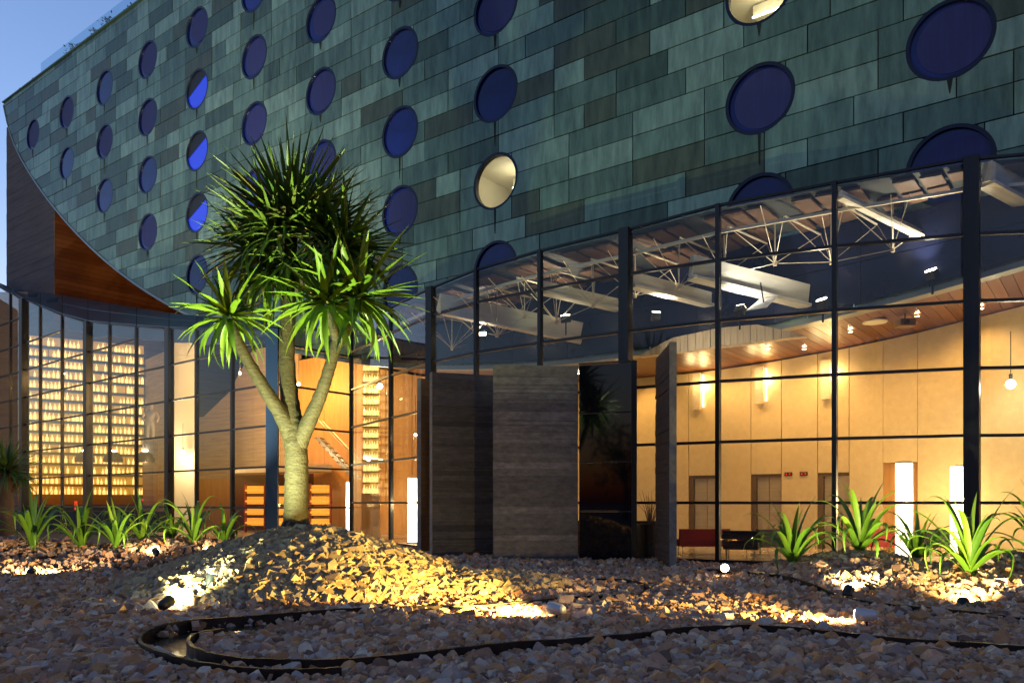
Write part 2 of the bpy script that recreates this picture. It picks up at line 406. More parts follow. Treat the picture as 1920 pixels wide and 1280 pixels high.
# windows
def ring_mesh():
    b = MB(); n = 40; prof = [(.955, .02), (.955, -.045), (1.06, -.045), (1.06, .14), (.955, .14), (.955, .02)]; base_ = 0
    for r, y in prof:
        for j in range(n): a = 2*math.pi*j/n; b.v.append((r*math.cos(a), y, r*math.sin(a)))
    for i in range(len(prof)-1):
        for j in range(n): b.f.append((i*n+j, i*n+(j+1) % n, (i+1)*n+(j+1) % n, (i+1)*n+j)); b.m.append(0)
    return b.mesh('window_ring', M['frame'], smooth=False)
def disc_mesh(name, r, y, m, th=.02, n=40):
    b = MB(); 
    for yy in (y, y + th):
        for j in range(n): a = 2*math.pi*j/n; b.v.append((r*math.cos(a), yy, r*math.sin(a)))
    b.f.append(tuple(range(n))); b.f.append(tuple(range(2*n-1, n-1, -1))); b.m += [0, 0]
    for j in range(n): b.f.append((j, n+j, n+(j+1) % n, (j+1) % n)); b.m.append(0)
    return b.mesh(name, m)
RING, DISC, CLEAR = ring_mesh(), disc_mesh('blue_pane', 1.0, .035, M['wpane']), disc_mesh('clear_pane', 1.0, .07, M['pane'])
OPEN = disc_mesh('open_pane', 1.0, .035, mat('blue_film_glow', (.03, .06, .62), .12, 0, .6, emit=(.02, .05, .9), es=0.0374))  # room light behind the pane put in as blue emission
b = MB(); a_ = [R(36) + R(154) * q / 24 for q in range(25)]
for yy in (.01, .025): b.v += [(.985 * math.cos(q), yy, .985 * math.sin(q)) for q in a_]
b.f = [tuple(range(25)), tuple(range(49, 24, -1))] + [(q, 25 + q, 26 + q, q + 1) for q in range(24)] + [(24, 49, 25, 0)]; b.m = [0] * len(b.f)
SEG = b.mesh('half_blind', M['black'])
STAIN, CURT = [], []
for ln, wd_ in ((.55, .05), (.9, .04), (.35, .07)):
    b = MB(); b.hexa([(-.008, -.078, -1.06 - ln), (.008, -.078, -1.06 - ln), (.008, -.066, -1.06 - ln), (-.008, -.066, -1.06 - ln), (-wd_, -.078, -1.045), (wd_, -.078, -1.045), (wd_, -.066, -1.045), (-wd_, -.066, -1.045)]); STAIN.append(b.mesh('stain', M['stain']))
for dx, rr in ((.10, .83), (.16, .77), (.07, .86)):
    b = MB(); n_ = 32
    for yy in (.022, .03):
        for j in range(n_): a = 2 * math.pi * j / n_; b.v.append((dx + rr * math.cos(a), yy, rr * math.sin(a)))
    b.f = [tuple(range(n_)), tuple(range(2*n_-1, n_-1, -1))] + [(j, n_+j, n_+(j+1) % n_, (j+1) % n_) for j in range(n_)]; b.m = [0] * len(b.f); CURT.append(b.mesh('curtain', M['curtain']))
for s, z, i, k in WIN:
    o = link('round_window', RING, hotel, fac(s, z) - base(hotel)); o.rotation_euler = (0, 0, ROT)
    lit = (i == 8 and abs(z - 13.6) < .1) or (i == 10 and abs(z - 16.86) < .1)
    pn = link('pane', CLEAR if lit else DISC, o)
    sm_ = link('drip_stain', STAIN[random.randrange(3)], o)
    if not lit and not (i == 4 and 1 <= k <= 3) and random.random() < .62: link('curtain', CURT[random.randrange(3)], o)
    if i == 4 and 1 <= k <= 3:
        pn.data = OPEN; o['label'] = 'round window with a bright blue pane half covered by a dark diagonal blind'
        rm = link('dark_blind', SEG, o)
    if lit:
        o['label'] = 'round window lit yellow from the room inside'
        b = MB(); a0, a1, z0, z1, d0, d1 = s - 2.2, s + 2.4, z - 1.25, z + 1.35, .16, 4.2
        Q = lambda a, zc, d: fac(a, zc, d)
        b.quad(Q(a0, z0, d1), Q(a1, z0, d1), Q(a1, z1, d1), Q(a0, z1, d1)); b.quad(Q(a0, z1, d0), Q(a1, z1, d0), Q(a1, z1, d1), Q(a0, z1, d1))
        b.quad(Q(a0, z0, d0), Q(a0, z0, d1), Q(a0, z1, d1), Q(a0, z1, d0)); b.quad(Q(a1, z0, d0), Q(a1, z0, d1), Q(a1, z1, d1), Q(a1, z1, d0)); b.quad(Q(a0, z0, d0), Q(a1, z0, d0), Q(a1, z0, d1), Q(a0, z0, d1))
        b.build('room_shell', M['cream'], hotel)
        b = MB(); b.bar(fac(s - 1.2, z + 1.1, 2.9), fac(s + 2.2, z + 1.1, 2.9), .5, .35); b.build('ceiling_cove', M['cream'], hotel)
        b = MB(); b.bar(fac(s - 1.2, z + .86, 2.6), fac(s + 2.2, z + .86, 2.6), .06, .05); b.build('cove_light', M['lampwhite'], hotel)
        b = MB(); b.bar(fac(s + .7, z - 1.2, 3.0), fac(s + .7, z + .2, 3.0), .8, .5); b.build('wardrobe', mat('wardrobe_wood', (.2, .12, .06), .5), hotel)
        lamp('room_lamp', 'POINT', fac(s - .6, z + .6, 2.0), 9, (1, .9, .62), hotel, .2)
# roof glass rail and roof shrubs
rail = thing('roof_balustrade', 'clear glass balustrade along the roof edge above the copper wall', 'balustrade', fac(6, TOP, .2))
s = 5.4
while s < 40:
    bar('glass_panel', fac(s + .02, TOP + .62, .25), fac(s + 1.55, TOP + .62, .25), .03, 1.1, M['roofglass'], rail); s += 1.6
def shrub(s, hh, label):
    r_ = thing('roof_shrub', label, 'shrub', fac(s, TOP + .06, .75), 'shrubs on the roof edge'); b = MB(); st_ = MB()
    st_.tube([(0, 0, 0), (.02, 0, hh * .8)], [.03, .015], 6); st_.build('stem', M['root'], r_, local=True)
    for _ in range(90):
        c = Vector((random.gauss(0, .16), random.gauss(0, .16), hh * random.uniform(.2, 1.05))); v = Vector((random.gauss(0, 1), random.gauss(0, 1), random.uniform(.2, 1))).normalized() * .2
        n_ = v.orthogonal().normalized() * .06; b.quad(c, c + v * .5 + n_, c + v, c + v * .5 - n_)
    b.build('foliage', M['leafdark'], r_, local=True)
for s, hh, lb in ((2.2, .4, 'tiny dark shrub at the far left roof edge'), (3.6, .6, 'small shrub just left of the glass balustrade'), (6.4, .7, 'low shrub behind the leftmost balustrade pane'), (9.0, 1.2, 'spiky shrub behind the glass, second clump from the left end'),
                  (10.0, 1.0, 'rounded shrub beside the spiky one behind the roof glass'), (12.3, 1.0, 'upright cactus like shrub midway along the roof glass'), (13.6, 1.3, 'tallest dark shrub behind the roof glass'), (14.8, .9, 'bushy spreading shrub right of the tallest roof shrub'), (16.6, .9, 'shrub near the upper end of the visible roof glass'), (19.3, 1.0, 'shrub at the top edge of the picture on the roof')):
    shrub(s, hh, lb)

# ------------------------------------------------------------------ curtain walls
def curtain(root, nodes, levels, tops, thick, pane_m, top_rail=True, foot=0.0, skip=()):
    """nodes: plan points of the mullions; every pane, rail and mullion is a part"""
    for k, (p, t) in enumerate(zip(nodes, tops)):
        w_ = thick.get(k, .11)
        bar('mullion', (p[0], p[1], foot), (p[0], p[1], t), w_, max(.16, w_), M['steel'], root, up=D)
    for k in range(len(nodes) - 1):
        if k in skip: continue
        a, b_ = Vector((*nodes[k], 0)), Vector((*nodes[k+1], 0)); t = (b_ - a).normalized()
        wa, wb = thick.get(k, .11) / 2, thick.get(k+1, .11) / 2
        A, B = a + t * wa, b_ - t * wb; ta, tb = tops[k], tops[k+1]
        lv = [z for z in levels if z < min(ta, tb) - .5]
        for z in lv: bar('rail', A + Vector((0, 0, z)), B + Vector((0, 0, z)), .1, .075, M['steel'], root)
        if top_rail: bar('top_rail', A + Vector((0, 0, ta - .03)), B + Vector((0, 0, tb - .03)), .1, .06, M['steel'], root)
        n_ = Vector((-t.y, t.x, 0)) * .01
        for z0, z1 in zip(lv, lv[1:] + [None]):
            za, zb = (ta - .06, tb - .06) if z1 is None else (z1 - .04, z1 - .04); z0 += .04
            m_ = MB(); m_.hexa([A - n_ + Vector((0, 0, z0)), B - n_ + Vector((0, 0, z0)), B + n_ + Vector((0, 0, z0)), A + n_ + Vector((0, 0, z0)),
                               A - n_ + Vector((0, 0, za)), B - n_ + Vector((0, 0, zb)), B + n_ + Vector((0, 0, zb)), A + n_ + Vector((0, 0, za))])
            m_.build('glass_pane', pane_m, root)
LN = [(-6.85, 34.0), (-4.57, 30.1), (-2.78, 27.3), (-1.14, 25.5), (.85, 23.96), (3.19, 22.36), (5.45, 21.06), (8.07, 19.92), (10.97, 19.0), (14.2, 18.6), (17.5, 18.5)]
LT = [9.0, 9.0, 8.98, 9.08, 9.2, 9.28, 9.48, 9.62, 9.82, 9.95, 10.0]
lobby = thing('lobby_glass_wall', 'tall curved glass curtain wall of the lit lobby under the copper hull', 'glass wall', (3, 22, 0))
curtain(lobby, LN, [.06, 1.6, 3.2, 4.8, 6.4, 8.0], LT, {2: .27, 5: .3, 8: .33}, M['pane'])
bar('corner_post', (LN[0][0], LN[0][1], 0), (LN[0][0], LN[0][1], 9.0), .02, .02, M['steel'], lobby)
# bar glass
A0, A1 = Vector((-28.8, 47.05)), Vector((-9.45, 31.04)); AD = (A1 - A0)
def on_bar(px):
    r_ = (px - CX) / F; t = (A0.x - r_ * A0.y) / (r_ * AD.y - AD.x); q = A0 + AD * t; return (q.x, q.y)
BPX = [-190, -110, -40, 20, 45, 76, 117, 165, 206, 256, 317, 369, 436, 513]
BTY = [420, 460, 505, 549, 561, 574, 590, 603, 607, 611, 615, 617, 617, 614]
BN = [on_bar(p) for p in BPX]; BT = [min(16.5, Z(ty, q[1])) for ty, q in zip(BTY, BN)]
barw = thing('bar_glass_wall', 'dark framed glass wall of the bar at the left with bottle shelves behind', 'glass wall', (-18, 38, 0))
BLV = [.06, 1.4] + [1.4 + 1.6 * k for k in range(1, 10)]
curtain(barw, BN, BLV, BT, {4: .42, 7: .36, 10: .3, 13: .28}, M['pane'])
ret = thing('return_glass_wall', 'glass return wall stepping back between the bar corner post and the lobby', 'glass wall', (-8, 32.5, 0))
curtain(ret, [BN[-1], LN[0]], BLV, [8.4, 9.0], {0: .02, 1: .02}, M['pane'])
# corner post; blue light on its foot put into the whole colour
post = thing('bluelit_corner_post', 'steel corner post of the bar glass, blue light put into its colour, standing behind the mound', 'post', (BN[-1][0], BN[-1][1] - .25, 0))
bar('flange', (BN[-1][0] - .12, BN[-1][1] - .22, 0), (BN[-1][0] - .12, BN[-1][1] - .22, 8.3), .05, .22, M['bluelit'], post, up=(1, 0, 0))
bar('flange', (BN[-1][0] + .12, BN[-1][1] - .22, 0), (BN[-1][0] + .12, BN[-1][1] - .22, 8.3), .05, .22, M['bluelit'], post, up=(1, 0, 0))
bar('web', (BN[-1][0], BN[-1][1] - .22, 0), (BN[-1][0], BN[-1][1] - .22, 8.3), .05, .2, M['bluelit'], post, up=(1, 0, 0))
# sloping bar roof from glass head to the hull
UPX = [-190, -110, -40, 20, 45, 76, 117, 165, 206, 256, 317, 369, 436, 513]
UPY = [505, 515, 527, 540, 545, 549, 555, 563, 570, 578, 588, 594, 599, 604]
roof = thing('bar_roof', 'sloping grey copper sheet roof between the bar glass and the hull', 'roof', (-18, 44, 8))
top_pts = []
for k in range(len(BN)):
    px, py = UPX[k], UPY[k]; zf = 29.8 * 1929 / (px + 998) if px > -200 else 60
    zf = min(zf, BN[k][1] * 1.22) * .985; top_pts.append(at(px, py, zf))
for k in range(len(BN) - 1):
    for j in range(2):
        p = lambda q, t: Vector((BN[q][0], BN[q][1], BT[q])).lerp(top_pts[q], t)
        t0, t1 = j * .5 + .012, j * .5 + .488; e = .012
        a, b_, c, d_ = p(k, t0).lerp(p(k+1, t0), e), p(k, t0).lerp(p(k+1, t0), 1-e), p(k, t1).lerp(p(k+1, t1), 1-e), p(k, t1).lerp(p(k+1, t1), e)
        up = Vector((0, 0, .06)); m_ = MB(); m_.hexa([a, b_, c, d_, a + up, b_ + up, c + up, d_ + up])
        m_.build('roof_sheet', mat('grey_roof_sheet', (.10, .115, .12), .35, .5, var=.4, vs=.8), roof)
b = MB()
for k in range(len(BN) - 1): b.quad(Vector((*BN[k], BT[k] + .02)), Vector((*BN[k+1], BT[k+1] + .02)), top_pts[k+1] + Vector((0, 0, .04)), top_pts[k] + Vector((0, 0, .04)))
b.build('roof_underlay', M['backing'], roof)
# fascia band inside the bar glass head
fas = thing('bar_fascia', 'dark blue fascia panel behind the head of the bar glass', 'fascia', (-16, 37.5, 8))
for k in range(6, len(BN) - 1):
    a, b_ = Vector((*BN[k], 0)), Vector((*BN[k+1], 0)); off = D * .25
    hgt_a = .62 if k > 7 else .8
    m_ = MB(); m_.hexa([a+off+Vector((0,0,BT[k]-hgt_a)), b_+off+Vector((0,0,BT[k+1]-.55)), b_+off*1.3+Vector((0,0,BT[k+1]-.55)), a+off*1.3+Vector((0,0,BT[k]-hgt_a)),
                      a+off+Vector((0,0,BT[k])), b_+off+Vector((0,0,BT[k+1])), b_+off*1.3+Vector((0,0,BT[k+1])), a+off*1.3+Vector((0,0,BT[k]))])
    m_.build('fascia_panel', mat('blue_grey_fascia', (.035, .042, .075), .5), fas)
# tower cap over the bottle tower
cap = thing('tower_cap', 'black roof cap over the bottle tower between bar and lobby', 'roof cap', (-6.2, 36, 8))
b = MB(); b.hexa([at(664, 668, 35.2), at(752, 668, 32.5), at(752, 668, 34.5), at(664, 668, 37), at(664, 606, 35.2), at(752, 606, 32.5), at(752, 606, 34.5), at(664, 606, 37)]); b.build('cap_box', M['black'], cap)
b = MB(); b.bar(at(660, 672, 35.0), at(754, 672, 32.3), .1, .12); b.build('cap_edge', M['steel'], cap)

# ------------------------------------------------------------------ interiors: floor, back wall, soffit features
b = MB(); fl = [(-30, 50), *[(x_, y_ + .15) for x_, y_ in BN[3:]], *[(x_, y_ + .12) for x_, y_ in LN], (26, 22), (26, 40), (-5, 62)]
b.v = [(x_, y_, -.05) for x_, y_ in fl] + [(x_, y_, .03) for x_, y_ in fl]; n = len(fl); b.f = [tuple(range(n, 2*n))]; b.m = [0]
for k in range(n): b.f.append((k, (k+1) % n, n+(k+1) % n, n+k)); b.m.append(0)
props(b.build('lobby_floor', M['floor']), kind='structure')
DW = 4.7
bw = thing('lobby_back_wall', 'warm stone panel wall at the back of the lobby with lift doors', 'wall', fac(50, 0, DW + .1))
def wall_run(root, s0, s1, z0, zf, step, d, m, name='wall_panel', g=.012):
    s = s0
    while s < s1 - .01:
        e = min(s + step, s1)
        b = MB(); b.hexa([fac(s+g, z0, d), fac(e-g, z0, d), fac(e-g, z0, d+.2), fac(s+g, z0, d+.2), fac(s+g, zf(s), d), fac(e-g, zf(e), d), fac(e-g, zf(e), d+.2), fac(s+g, zf(s), d+.2)])
        b.build(name, m, root); s = e
lim = lambda s: arc(s) - .02
def s_at(px, d):   # facade coordinate seen at pixel column px on the plane d behind the facade
    r_ = (px - CX) / F; q = O + D * d; t = (q.x - r_ * q.y) / (r_ * U.y - U.x); return t
def P_at(px, d, z=0): return fac(s_at(px, d), z, d)
DH = 2.62
doors = [(1291, 1350), (1408, 1465), (1533, 1592)]
cuts = [s_at(820, DW)]
cur = s_at(815, DW)
for a, c in doors:
    sa, sb = s_at(a, DW), s_at(c, DW)
    wall_run(bw, cur, sa, .03, lim, max(2.4, (sa - cur) / max(1, round((sa - cur) / 3.0)) + .001), DW, M['wall'])
    b = MB(); b.hexa([fac(sa+.012, DH, DW), fac(sb-.012, DH, DW), fac(sb-.012, DH, DW+.2), fac(sa+.012, DH, DW+.2), fac(sa+.012, lim(sa), DW), fac(sb-.012, lim(sb), DW), fac(sb-.012, lim(sb), DW+.2), fac(sa+.012, lim(sa), DW+.2)]); b.build('wall_panel', M['wall'], bw)
    cur = sb
sa, sb = s_at(1656, DW), s_at(1720, DW)
wall_run(bw, cur, sa, .03, lim, 3, DW, M['wall'])
b = MB(); b.hexa([fac(sa, 2.9, DW), fac(sb, 2.9, DW), fac(sb, 2.9, DW+.2), fac(sa, 2.9, DW+.2), fac(sa, lim(sa), DW), fac(sb, lim(sb), DW), fac(sb, lim(sb), DW+.2), fac(sa, lim(sa), DW+.2)]); b.build('wall_panel', M['wall'], bw)
wall_run(bw, sb, 73, .03, lim, 3.4, DW, M['wall'])
b = MB(); b.hexa([fac(sa, .03, DW+.12), fac(sb, .03, DW+.12), fac(sb, .03, DW+.2), fac(sa, .03, DW+.2), fac(sa, 2.89, DW+.12), fac(sb, 2.89, DW+.12), fac(sb, 2.89, DW+.2), fac(sa, 2.89, DW+.2)]); b.build('recess_back', M['orange'], bw)
# lift doors
for k, ((a, c), lb) in enumerate(zip(doors, ('brushed metal lift door nearest the tall edge on slab', 'middle brushed metal lift door in the stone wall', 'brushed metal lift door right of the call lights'))):
    sa, sb = s_at(a, DW), s_at(c, DW); t = thing('lift_door', lb, 'lift door', fac((sa+sb)/2, .03, DW+.3), 'lift doors in the lobby wall'); md = (sa + sb) / 2 + .1
    bar('door_frame', fac(sa+.09, .03, DW+.28), fac(sa+.09, DH, DW+.28), .5, .18, mat('door_jamb', (.12, .08, .05), .5), t, up=U)
    bar('door_header', fac(sa+.18, DH-.06, DW+.28), fac(sb, DH-.06, DW+.28), .5, .12, MATS['door_jamb'], t)
    bar('door_leaf', fac((sa+.2+md)/2, .03, DW+.12), fac((sa+.2+md)/2, DH-.12, DW+.12), .06, md-sa-.22, M['chrome'], t, up=U)
    bar('door_leaf', fac((sb+md)/2, .03, DW+.10), fac((sb+md)/2, DH-.12, DW+.10), .06, sb-md-.02, M['chrome'], t, up=U)
# call indicators: two red arrows each
for px, lb in ((1478, 'small red lift indicator beside the middle lift'), (1507, 'small red lift indicator beside the right lift')):
    t = thing('lift_indicator', lb, 'indicator', P_at(px, DW - .03, 2.6), 'lift indicators'); p = P_at(px, DW - .03, 2.6)
    bar('plate', p - U * .13, p + U * .13, .03, .13, M['black'], t)
    for q in (-.06, .06):
        b = MB(); c = p + U * q - D * .03; b.f = [(0, 1, 2), (3, 5, 4), (0, 3, 4, 1), (1, 4, 5, 2), (2, 5, 3, 0)]; b.m = [0] * 5
        sg = 1 if q < 0 else -1
        tri = [c + Vector((0, 0, .035 * sg)), c - U * .035 - Vector((0, 0, .025 * sg)), c + U * .035 - Vector((0, 0, .025 * sg))]; b.v = [tuple(v) for v in tri] + [tuple(v + D * .012) for v in tri]
        b.build('arrow', mat('red_indicator', (.6, .02, .02), .5, emit=(1, .03, .02), es=0.1020), t)
# sconces
for px, ytop, ybot, lb in ((1307, 700, 768, 'slender white wall sconce beside the tall leaning edge slab'), (1424, 688, 757, 'middle white wall sconce on the lobby wall'), (1548, 675, 748, 'white wall sconce above the right lift, next to a mullion')):
    p = P_at(px, DW - .16); ys = p.y; z1, z0 = Z(ytop, ys), Z(ybot, ys)
    t = thing('wall_sconce', lb, 'wall lamp', (p.x, p.y, z0), 'sconces on the lobby wall')
    bar('sconce_shade', p + Vector((0, 0, z0)), p + Vector((0, 0, z1)), .12, .30, M['pale'], t, up=U)
    bar('sconce_tube', p + D * .1 + U * .2 + Vector((0, 0, z0 + .1)), p + D * .1 + U * .2 + Vector((0, 0, z1 - .05)), .04, .05, mat('sconce_tube_glow', (1, .9, .7), .5, emit=(1, .72, .34), es=.7), t, up=U)
    bar('wall_bracket', p + D * .03 + Vector((0, 0, (z0+z1)/2)), p + D * .15 + Vector((0, 0, (z0+z1)/2)), .1, .2, M['cream'], t)
    lamp('sconce_lamp', 'POINT', p + D * .03 + U * .28 + Vector((0, 0, (z0 + z1) / 2 + .2)), 8, WARM, t, .12)
    lamp('sconce_glow', 'POINT', p - D * .5 + Vector((0, 0, z1 - .45)), 7, WARM, t, .15)
# downlights along the soffit
DLB = ['downlight in the wooden soffit just left of the ceiling disc mullion', 'downlight in the wooden soffit right beside the white ceiling disc', 'downlight in the wooden soffit behind the thick middle mullion', 'downlight in the wooden soffit above the middle wall sconce', 'downlight in the wooden soffit above the left wall sconce',
       'downlight in the wooden soffit beyond the ceiling projector', 'downlight in the wooden soffit right of the thick right mullion', 'downlight in the wooden soffit above the wide grey slab', 'downlight in the wooden soffit above the darker half hidden slab']
for k, (px, py) in enumerate(((1508, 610), (1595, 631), (1190, 681), (1440, 655), (1345, 664), (1720, 640), (1840, 640), (1085, 672), (965, 688))):
    d = 2.3 if k % 2 else 3.4; s = s_at(px, d); p = fac(s, arc(s) - .02, d)
    t = thing('ceiling_downlight', DLB[k], 'downlight', p, 'downlights in the wooden soffit')
    b = MB(); b.lathe((0, 0, 0), [(.001, -.03), (.05, -.03), (.06, 0), (.06, .03)], 12); b.build('lens', M['bulb'], t, local=True)
    b = MB(); b.lathe((0, 0, 0), [(.062, -.035), (.085, -.035), (.085, .03), (.062, .03)], 12); b.build('trim_ring', M['cream'], t, local=True)
    lamp('downlight_lamp', 'SPOT', p - Vector((0, 0, .06)), 60, AMBER, t, .06, 118, p - Vector((0, 0, 3)) + D * 1.2, .8)
# round speaker disc and camera dome on soffit
p = fac(s_at(1640, 2.0), 0, 2.0); p.z = Z(603, p.y)
t = thing('ceiling_disc', 'white round disc hanging under the wooden soffit', 'ceiling speaker', p)
b = MB(); b.lathe((0, 0, 0), [(.001, -.03), (.34, -.03), (.36, 0), (.34, .03), (.001, .03)], 28); b.build('disc', M['cream'], t, local=True)
b = MB(); b.tube([(0, 0, .03), (0, 0, .5)], .02, 6); b.build('hanger', M['steel'], t, local=True)
p = fac(s_at(1697, 2.0), 0, 2.0); p.z = Z(606, p.y)
t = thing('ceiling_projector', 'small brown projector box fixed to the wooden soffit beside the disc', 'projector', p)
b = MB(); b.box((-.22, -.2, -.1), (.22, .2, .1)); b.build('body', mat('brown_box', (.2, .12, .07), .5), t, local=True)
b = MB(); b.tube([(-.05, -.2, 0), (-.05, -.28, 0)], .06, 10); b.build('lens', M['black'], t, local=True)
b = MB(); b.tube([(0, 0, .1), (0, 0, .6)], .02, 6); b.build('hanger', M['steel'], t, local=True)
# pale ribbed bulkhead hanging at the hull plane
bh = thing('ribbed_bulkhead', 'pale ribbed triangular bulkhead below the wooden soffit', 'bulkhead', P_at(1350, -.6, 6))
px0, px1 = 1195, 1511; prof = [(1195, 669, 669), (1228, 650, 665), (1261, 633, 661), (1304, 624, 656), (1346, 615, 650), (1383, 611, 646), (1419, 608, 641), (1465, 618, 635), (1511, 629, 630)]
for (a, ya, yb), (c, yc, yd) in zip(prof[:-1], prof[1:]):
    for q in range(3):
        f0, f1 = q / 3, (q + 1) / 3; xa, xc = a + (c - a) * f0, a + (c - a) * f1
        pa, pc = P_at(xa, -.35), P_at(xc, -.35)
        za, zc = Z(ya + (yc - ya) * f0, pa.y), Z(ya + (yc - ya) * f1, pc.y); z2, z3 = Z(yb + (yd - yb) * f0, pa.y), Z(yb + (yd - yb) * f1, pc.y)
        e = (pc - pa) * .04; o_ = D * (.3 + .02 * (q % 2)); i_ = -D * .012 * (q % 2)
        V = lambda p_, z_: Vector((p_.x, p_.y, z_))
        b = MB(); b.hexa([V(pa+e+i_, z2), V(pc-e+i_, z3), V(pc-e+o_, z3), V(pa+e+o_, z2), V(pa+e+i_, za), V(pc-e+i_, zc), V(pc-e+o_, zc), V(pa+e+o_, za)]); b.build('rib_board', M['pale'], bh)

# floor lamps
def floor_lamp(px, y, ztop, wpx, lb, pw=26):
    p = Vector((X(px, y), y, .03)); hw = wpx / F * y / 2
    t = thing('floor_lamp', lb, 'floor lamp', p, 'tall glowing floor lamps')
    b = MB(); b.box((-hw, -hw, .06), (hw, hw, ztop)); b.build('diffuser', M['lampwhite'], t, local=True)
    b = MB(); b.box((-hw * 1.15, -hw * 1.15, 0), (hw * 1.15, hw * 1.15, .06)); b.build('base_plate', M['chrome'], t, local=True)
    b = MB(); b.box((-hw * .98, -hw * .98, ztop), (hw * .98, hw * .98, ztop + .05)); b.build('top_cap', M['cream'], t, local=True)
    for k, q in enumerate(((0, -hw - .12), (0, hw + .12))): lamp('lamp_light', 'POINT', p + Vector((q[0], q[1], ztop * .6)), pw, WARM, t, .15)
floor_lamp(1695, 22.0, 2.66, 22, 'glowing square floor lamp behind the right hand plants, left of two')
floor_lamp(1797, 23.2, 2.62, 20, 'glowing square floor lamp beside the thick right mullion')
floor_lamp(774, 30.6, 2.5, 17, 'glowing floor lamp left of the concrete slabs')
floor_lamp(655, 38, 2.55, 10, 'narrow glowing floor lamp behind the tree, beside the glass corner')

# lobby seating
def sofa(px, y, wd, lb, m, rz, cat='sofa', hb=.78, dp=.85):
    t = thing('sofa' if cat == 'sofa' else 'armchair', lb, cat, (X(px, y), y, .03), rz=rz)
    b = MB(); b.box((-wd/2, -dp/2, .25), (wd/2, dp/2, .45)); b.build('seat', m, t, local=True)
    b = MB(); b.box((-wd/2, dp/2 - .2, .453), (wd/2, dp/2, hb)); b.build('backrest', m, t, local=True)
    for s_ in (-1, 1):
        if cat != 'sofa':
            b = MB(); b.box((s_*wd/2 - .07, -dp/2, .453), (s_*wd/2 + .07, dp/2 - .203, .66)); b.build('armrest', m, t, local=True)
        for q in (-1, 1):
            b = MB(); b.tube([(s_*(wd/2-.1), q*(dp/2-.1), 0), (s_*(wd/2-.1), q*(dp/2-.1), .25)], .018, 6); b.build('leg', M['chrome'], t, local=True)
sofa(1316, 24.4, 1.5, 'low red leather sofa seen between slab and mullion', M['red'], R(180))
sofa(1390, 22.8, .95, 'black fabric armchair just right of the thin mullion', M['blackfab'], R(160), 'armchair')
sofa(1432, 24.0, .95, 'black armchair behind the leftmost right hand plant', M['blackfab'], R(200), 'armchair')
sofa(1640, 24.2, 1.2, 'red armchair behind plants left of the glowing lamp', M['red'], R(170), 'armchair')
sofa(1745, 23.8, 1.1, 'dark armchair between the two glowing lamps', M['blackfab'], R(180), 'armchair')
t = thing('dark_planter', 'tall black planter with bare twigs inside the glass', 'planter', (X(1219, 23.4), 23.4, .03))
b = MB(); b.lathe((0, 0, 0), [(.001, .001), (.32, .001), (.42, .95), (.36, .95), (.34, .8), (.001, .8)], 20); b.build('pot', M['black'], t, smooth=False, local=True)
tw = MB()
for _ in range(26):
    a, r_ = random.uniform(0, 6.28), random.uniform(.15, .55); tw.tube([(0, 0, .8), (math.cos(a)*r_*.4, math.sin(a)*r_*.4, 1.3), (math.cos(a)*r_, math.sin(a)*r_, random.uniform(1.5, 1.95))], [.012, .008, .003], 4)
tw.build('twigs', M['root'], t, local=True)
t = thing('reception_desk', 'long dark reception desk low behind the dark glass door', 'desk', (X(1160, 25.2), 25.2, .03))
b = MB(); b.box((-1.6, -.3, 0), (1.6, .3, .95)); b.build('desk_body', mat('dark_red_wood', (.09, .03, .02), .4), t, local=True)
b = MB(); b.box((-1.7, -.38, .95), (1.7, .38, 1.0)); b.build('desk_top', M['black'], t, local=True)

# ------------------------------------------------------------------ lobby roof: deck, beams, trusses
deck = thing('lobby_roof', 'brown board roof deck over the glass lobby with dark joints', 'roof', (4, 23, 9))
for k in range(1, len(LN) - 1):
    a, b_ = Vector((*LN[k], LT[k] - .25)), Vector((*LN[k+1], LT[k+1] - .25))
    def back(q):   # to the hull along the beam direction
        dr = Vector((.62, .785, 0)); den = dr.dot(D); return q + dr * max(0, ((O - q).dot(D) - .15) / den)
    for j in range(5):
        f0, f1 = j / 5 + .02, (j + 1) / 5 - .02
        for i in range(2):
            if (i + j + k) % 4 == 0: continue
            g0, g1 = i * .5 + .06, i * .5 + .46
            p = lambda f, g: (a.lerp(b_, f)).lerp(back(a.lerp(b_, f)), g)
            q = [p(f0, g0), p(f1, g0), p(f1, g1), p(f0, g1)]; up = Vector((0, 0, .06))
            m_ = MB(); m_.hexa(q + [v + up for v in q]); m_.build('deck_board', M['deck'], deck)
b = MB()
for k in range(1, len(LN) - 1):
    a, b_ = Vector((*LN[k], LT[k] - .12)), Vector((*LN[k+1], LT[k+1] - .12)); b.quad(a, b_, back(b_), back(a))
b.build('roof_skin', M['backing'], deck)
def beam(p0, p1, hh, wd, lb):
    t = thing('roof_beam', lb, 'beam', p0, 'pale deep beams under the lobby roof'); bar('web', p0, p1, wd, hh, M['beam'], t)
    up = Vector((0, 0, hh / 2 + .045)); bar('flange', p0 - up, p1 - up, wd * 2, .08, M['beam'], t)
beam(at(1296, 498, 21.5), at(1513, 553, 22.7), .56, .2, 'brightly lit pale roof beam ending above the right half of the lobby')
beam(at(1184, 522, 22.6), at(1345, 563, 24.7), .36, .16, 'slim pale roof beam right of the thick middle mullion')
beam(at(822, 567, 27.0), at(1090, 622, 27.0), .6, .2, 'grey concrete roof beam behind the left lobby mullions')
beam(at(1010, 535, 24.3), at(1160, 570, 26.0), .3, .16, 'short pale roof beam left of the thick middle mullion')
beam(at(1850, 322, 18.95), at(1990, 400, 20.2), .5, .2, 'lit roof beam at the far right beyond the thick mullion')
beam(at(1575, 362, 19.8), at(1770, 458, 21.3), .12, .1, 'thin lit steel roof beam left of the thick right mullion')
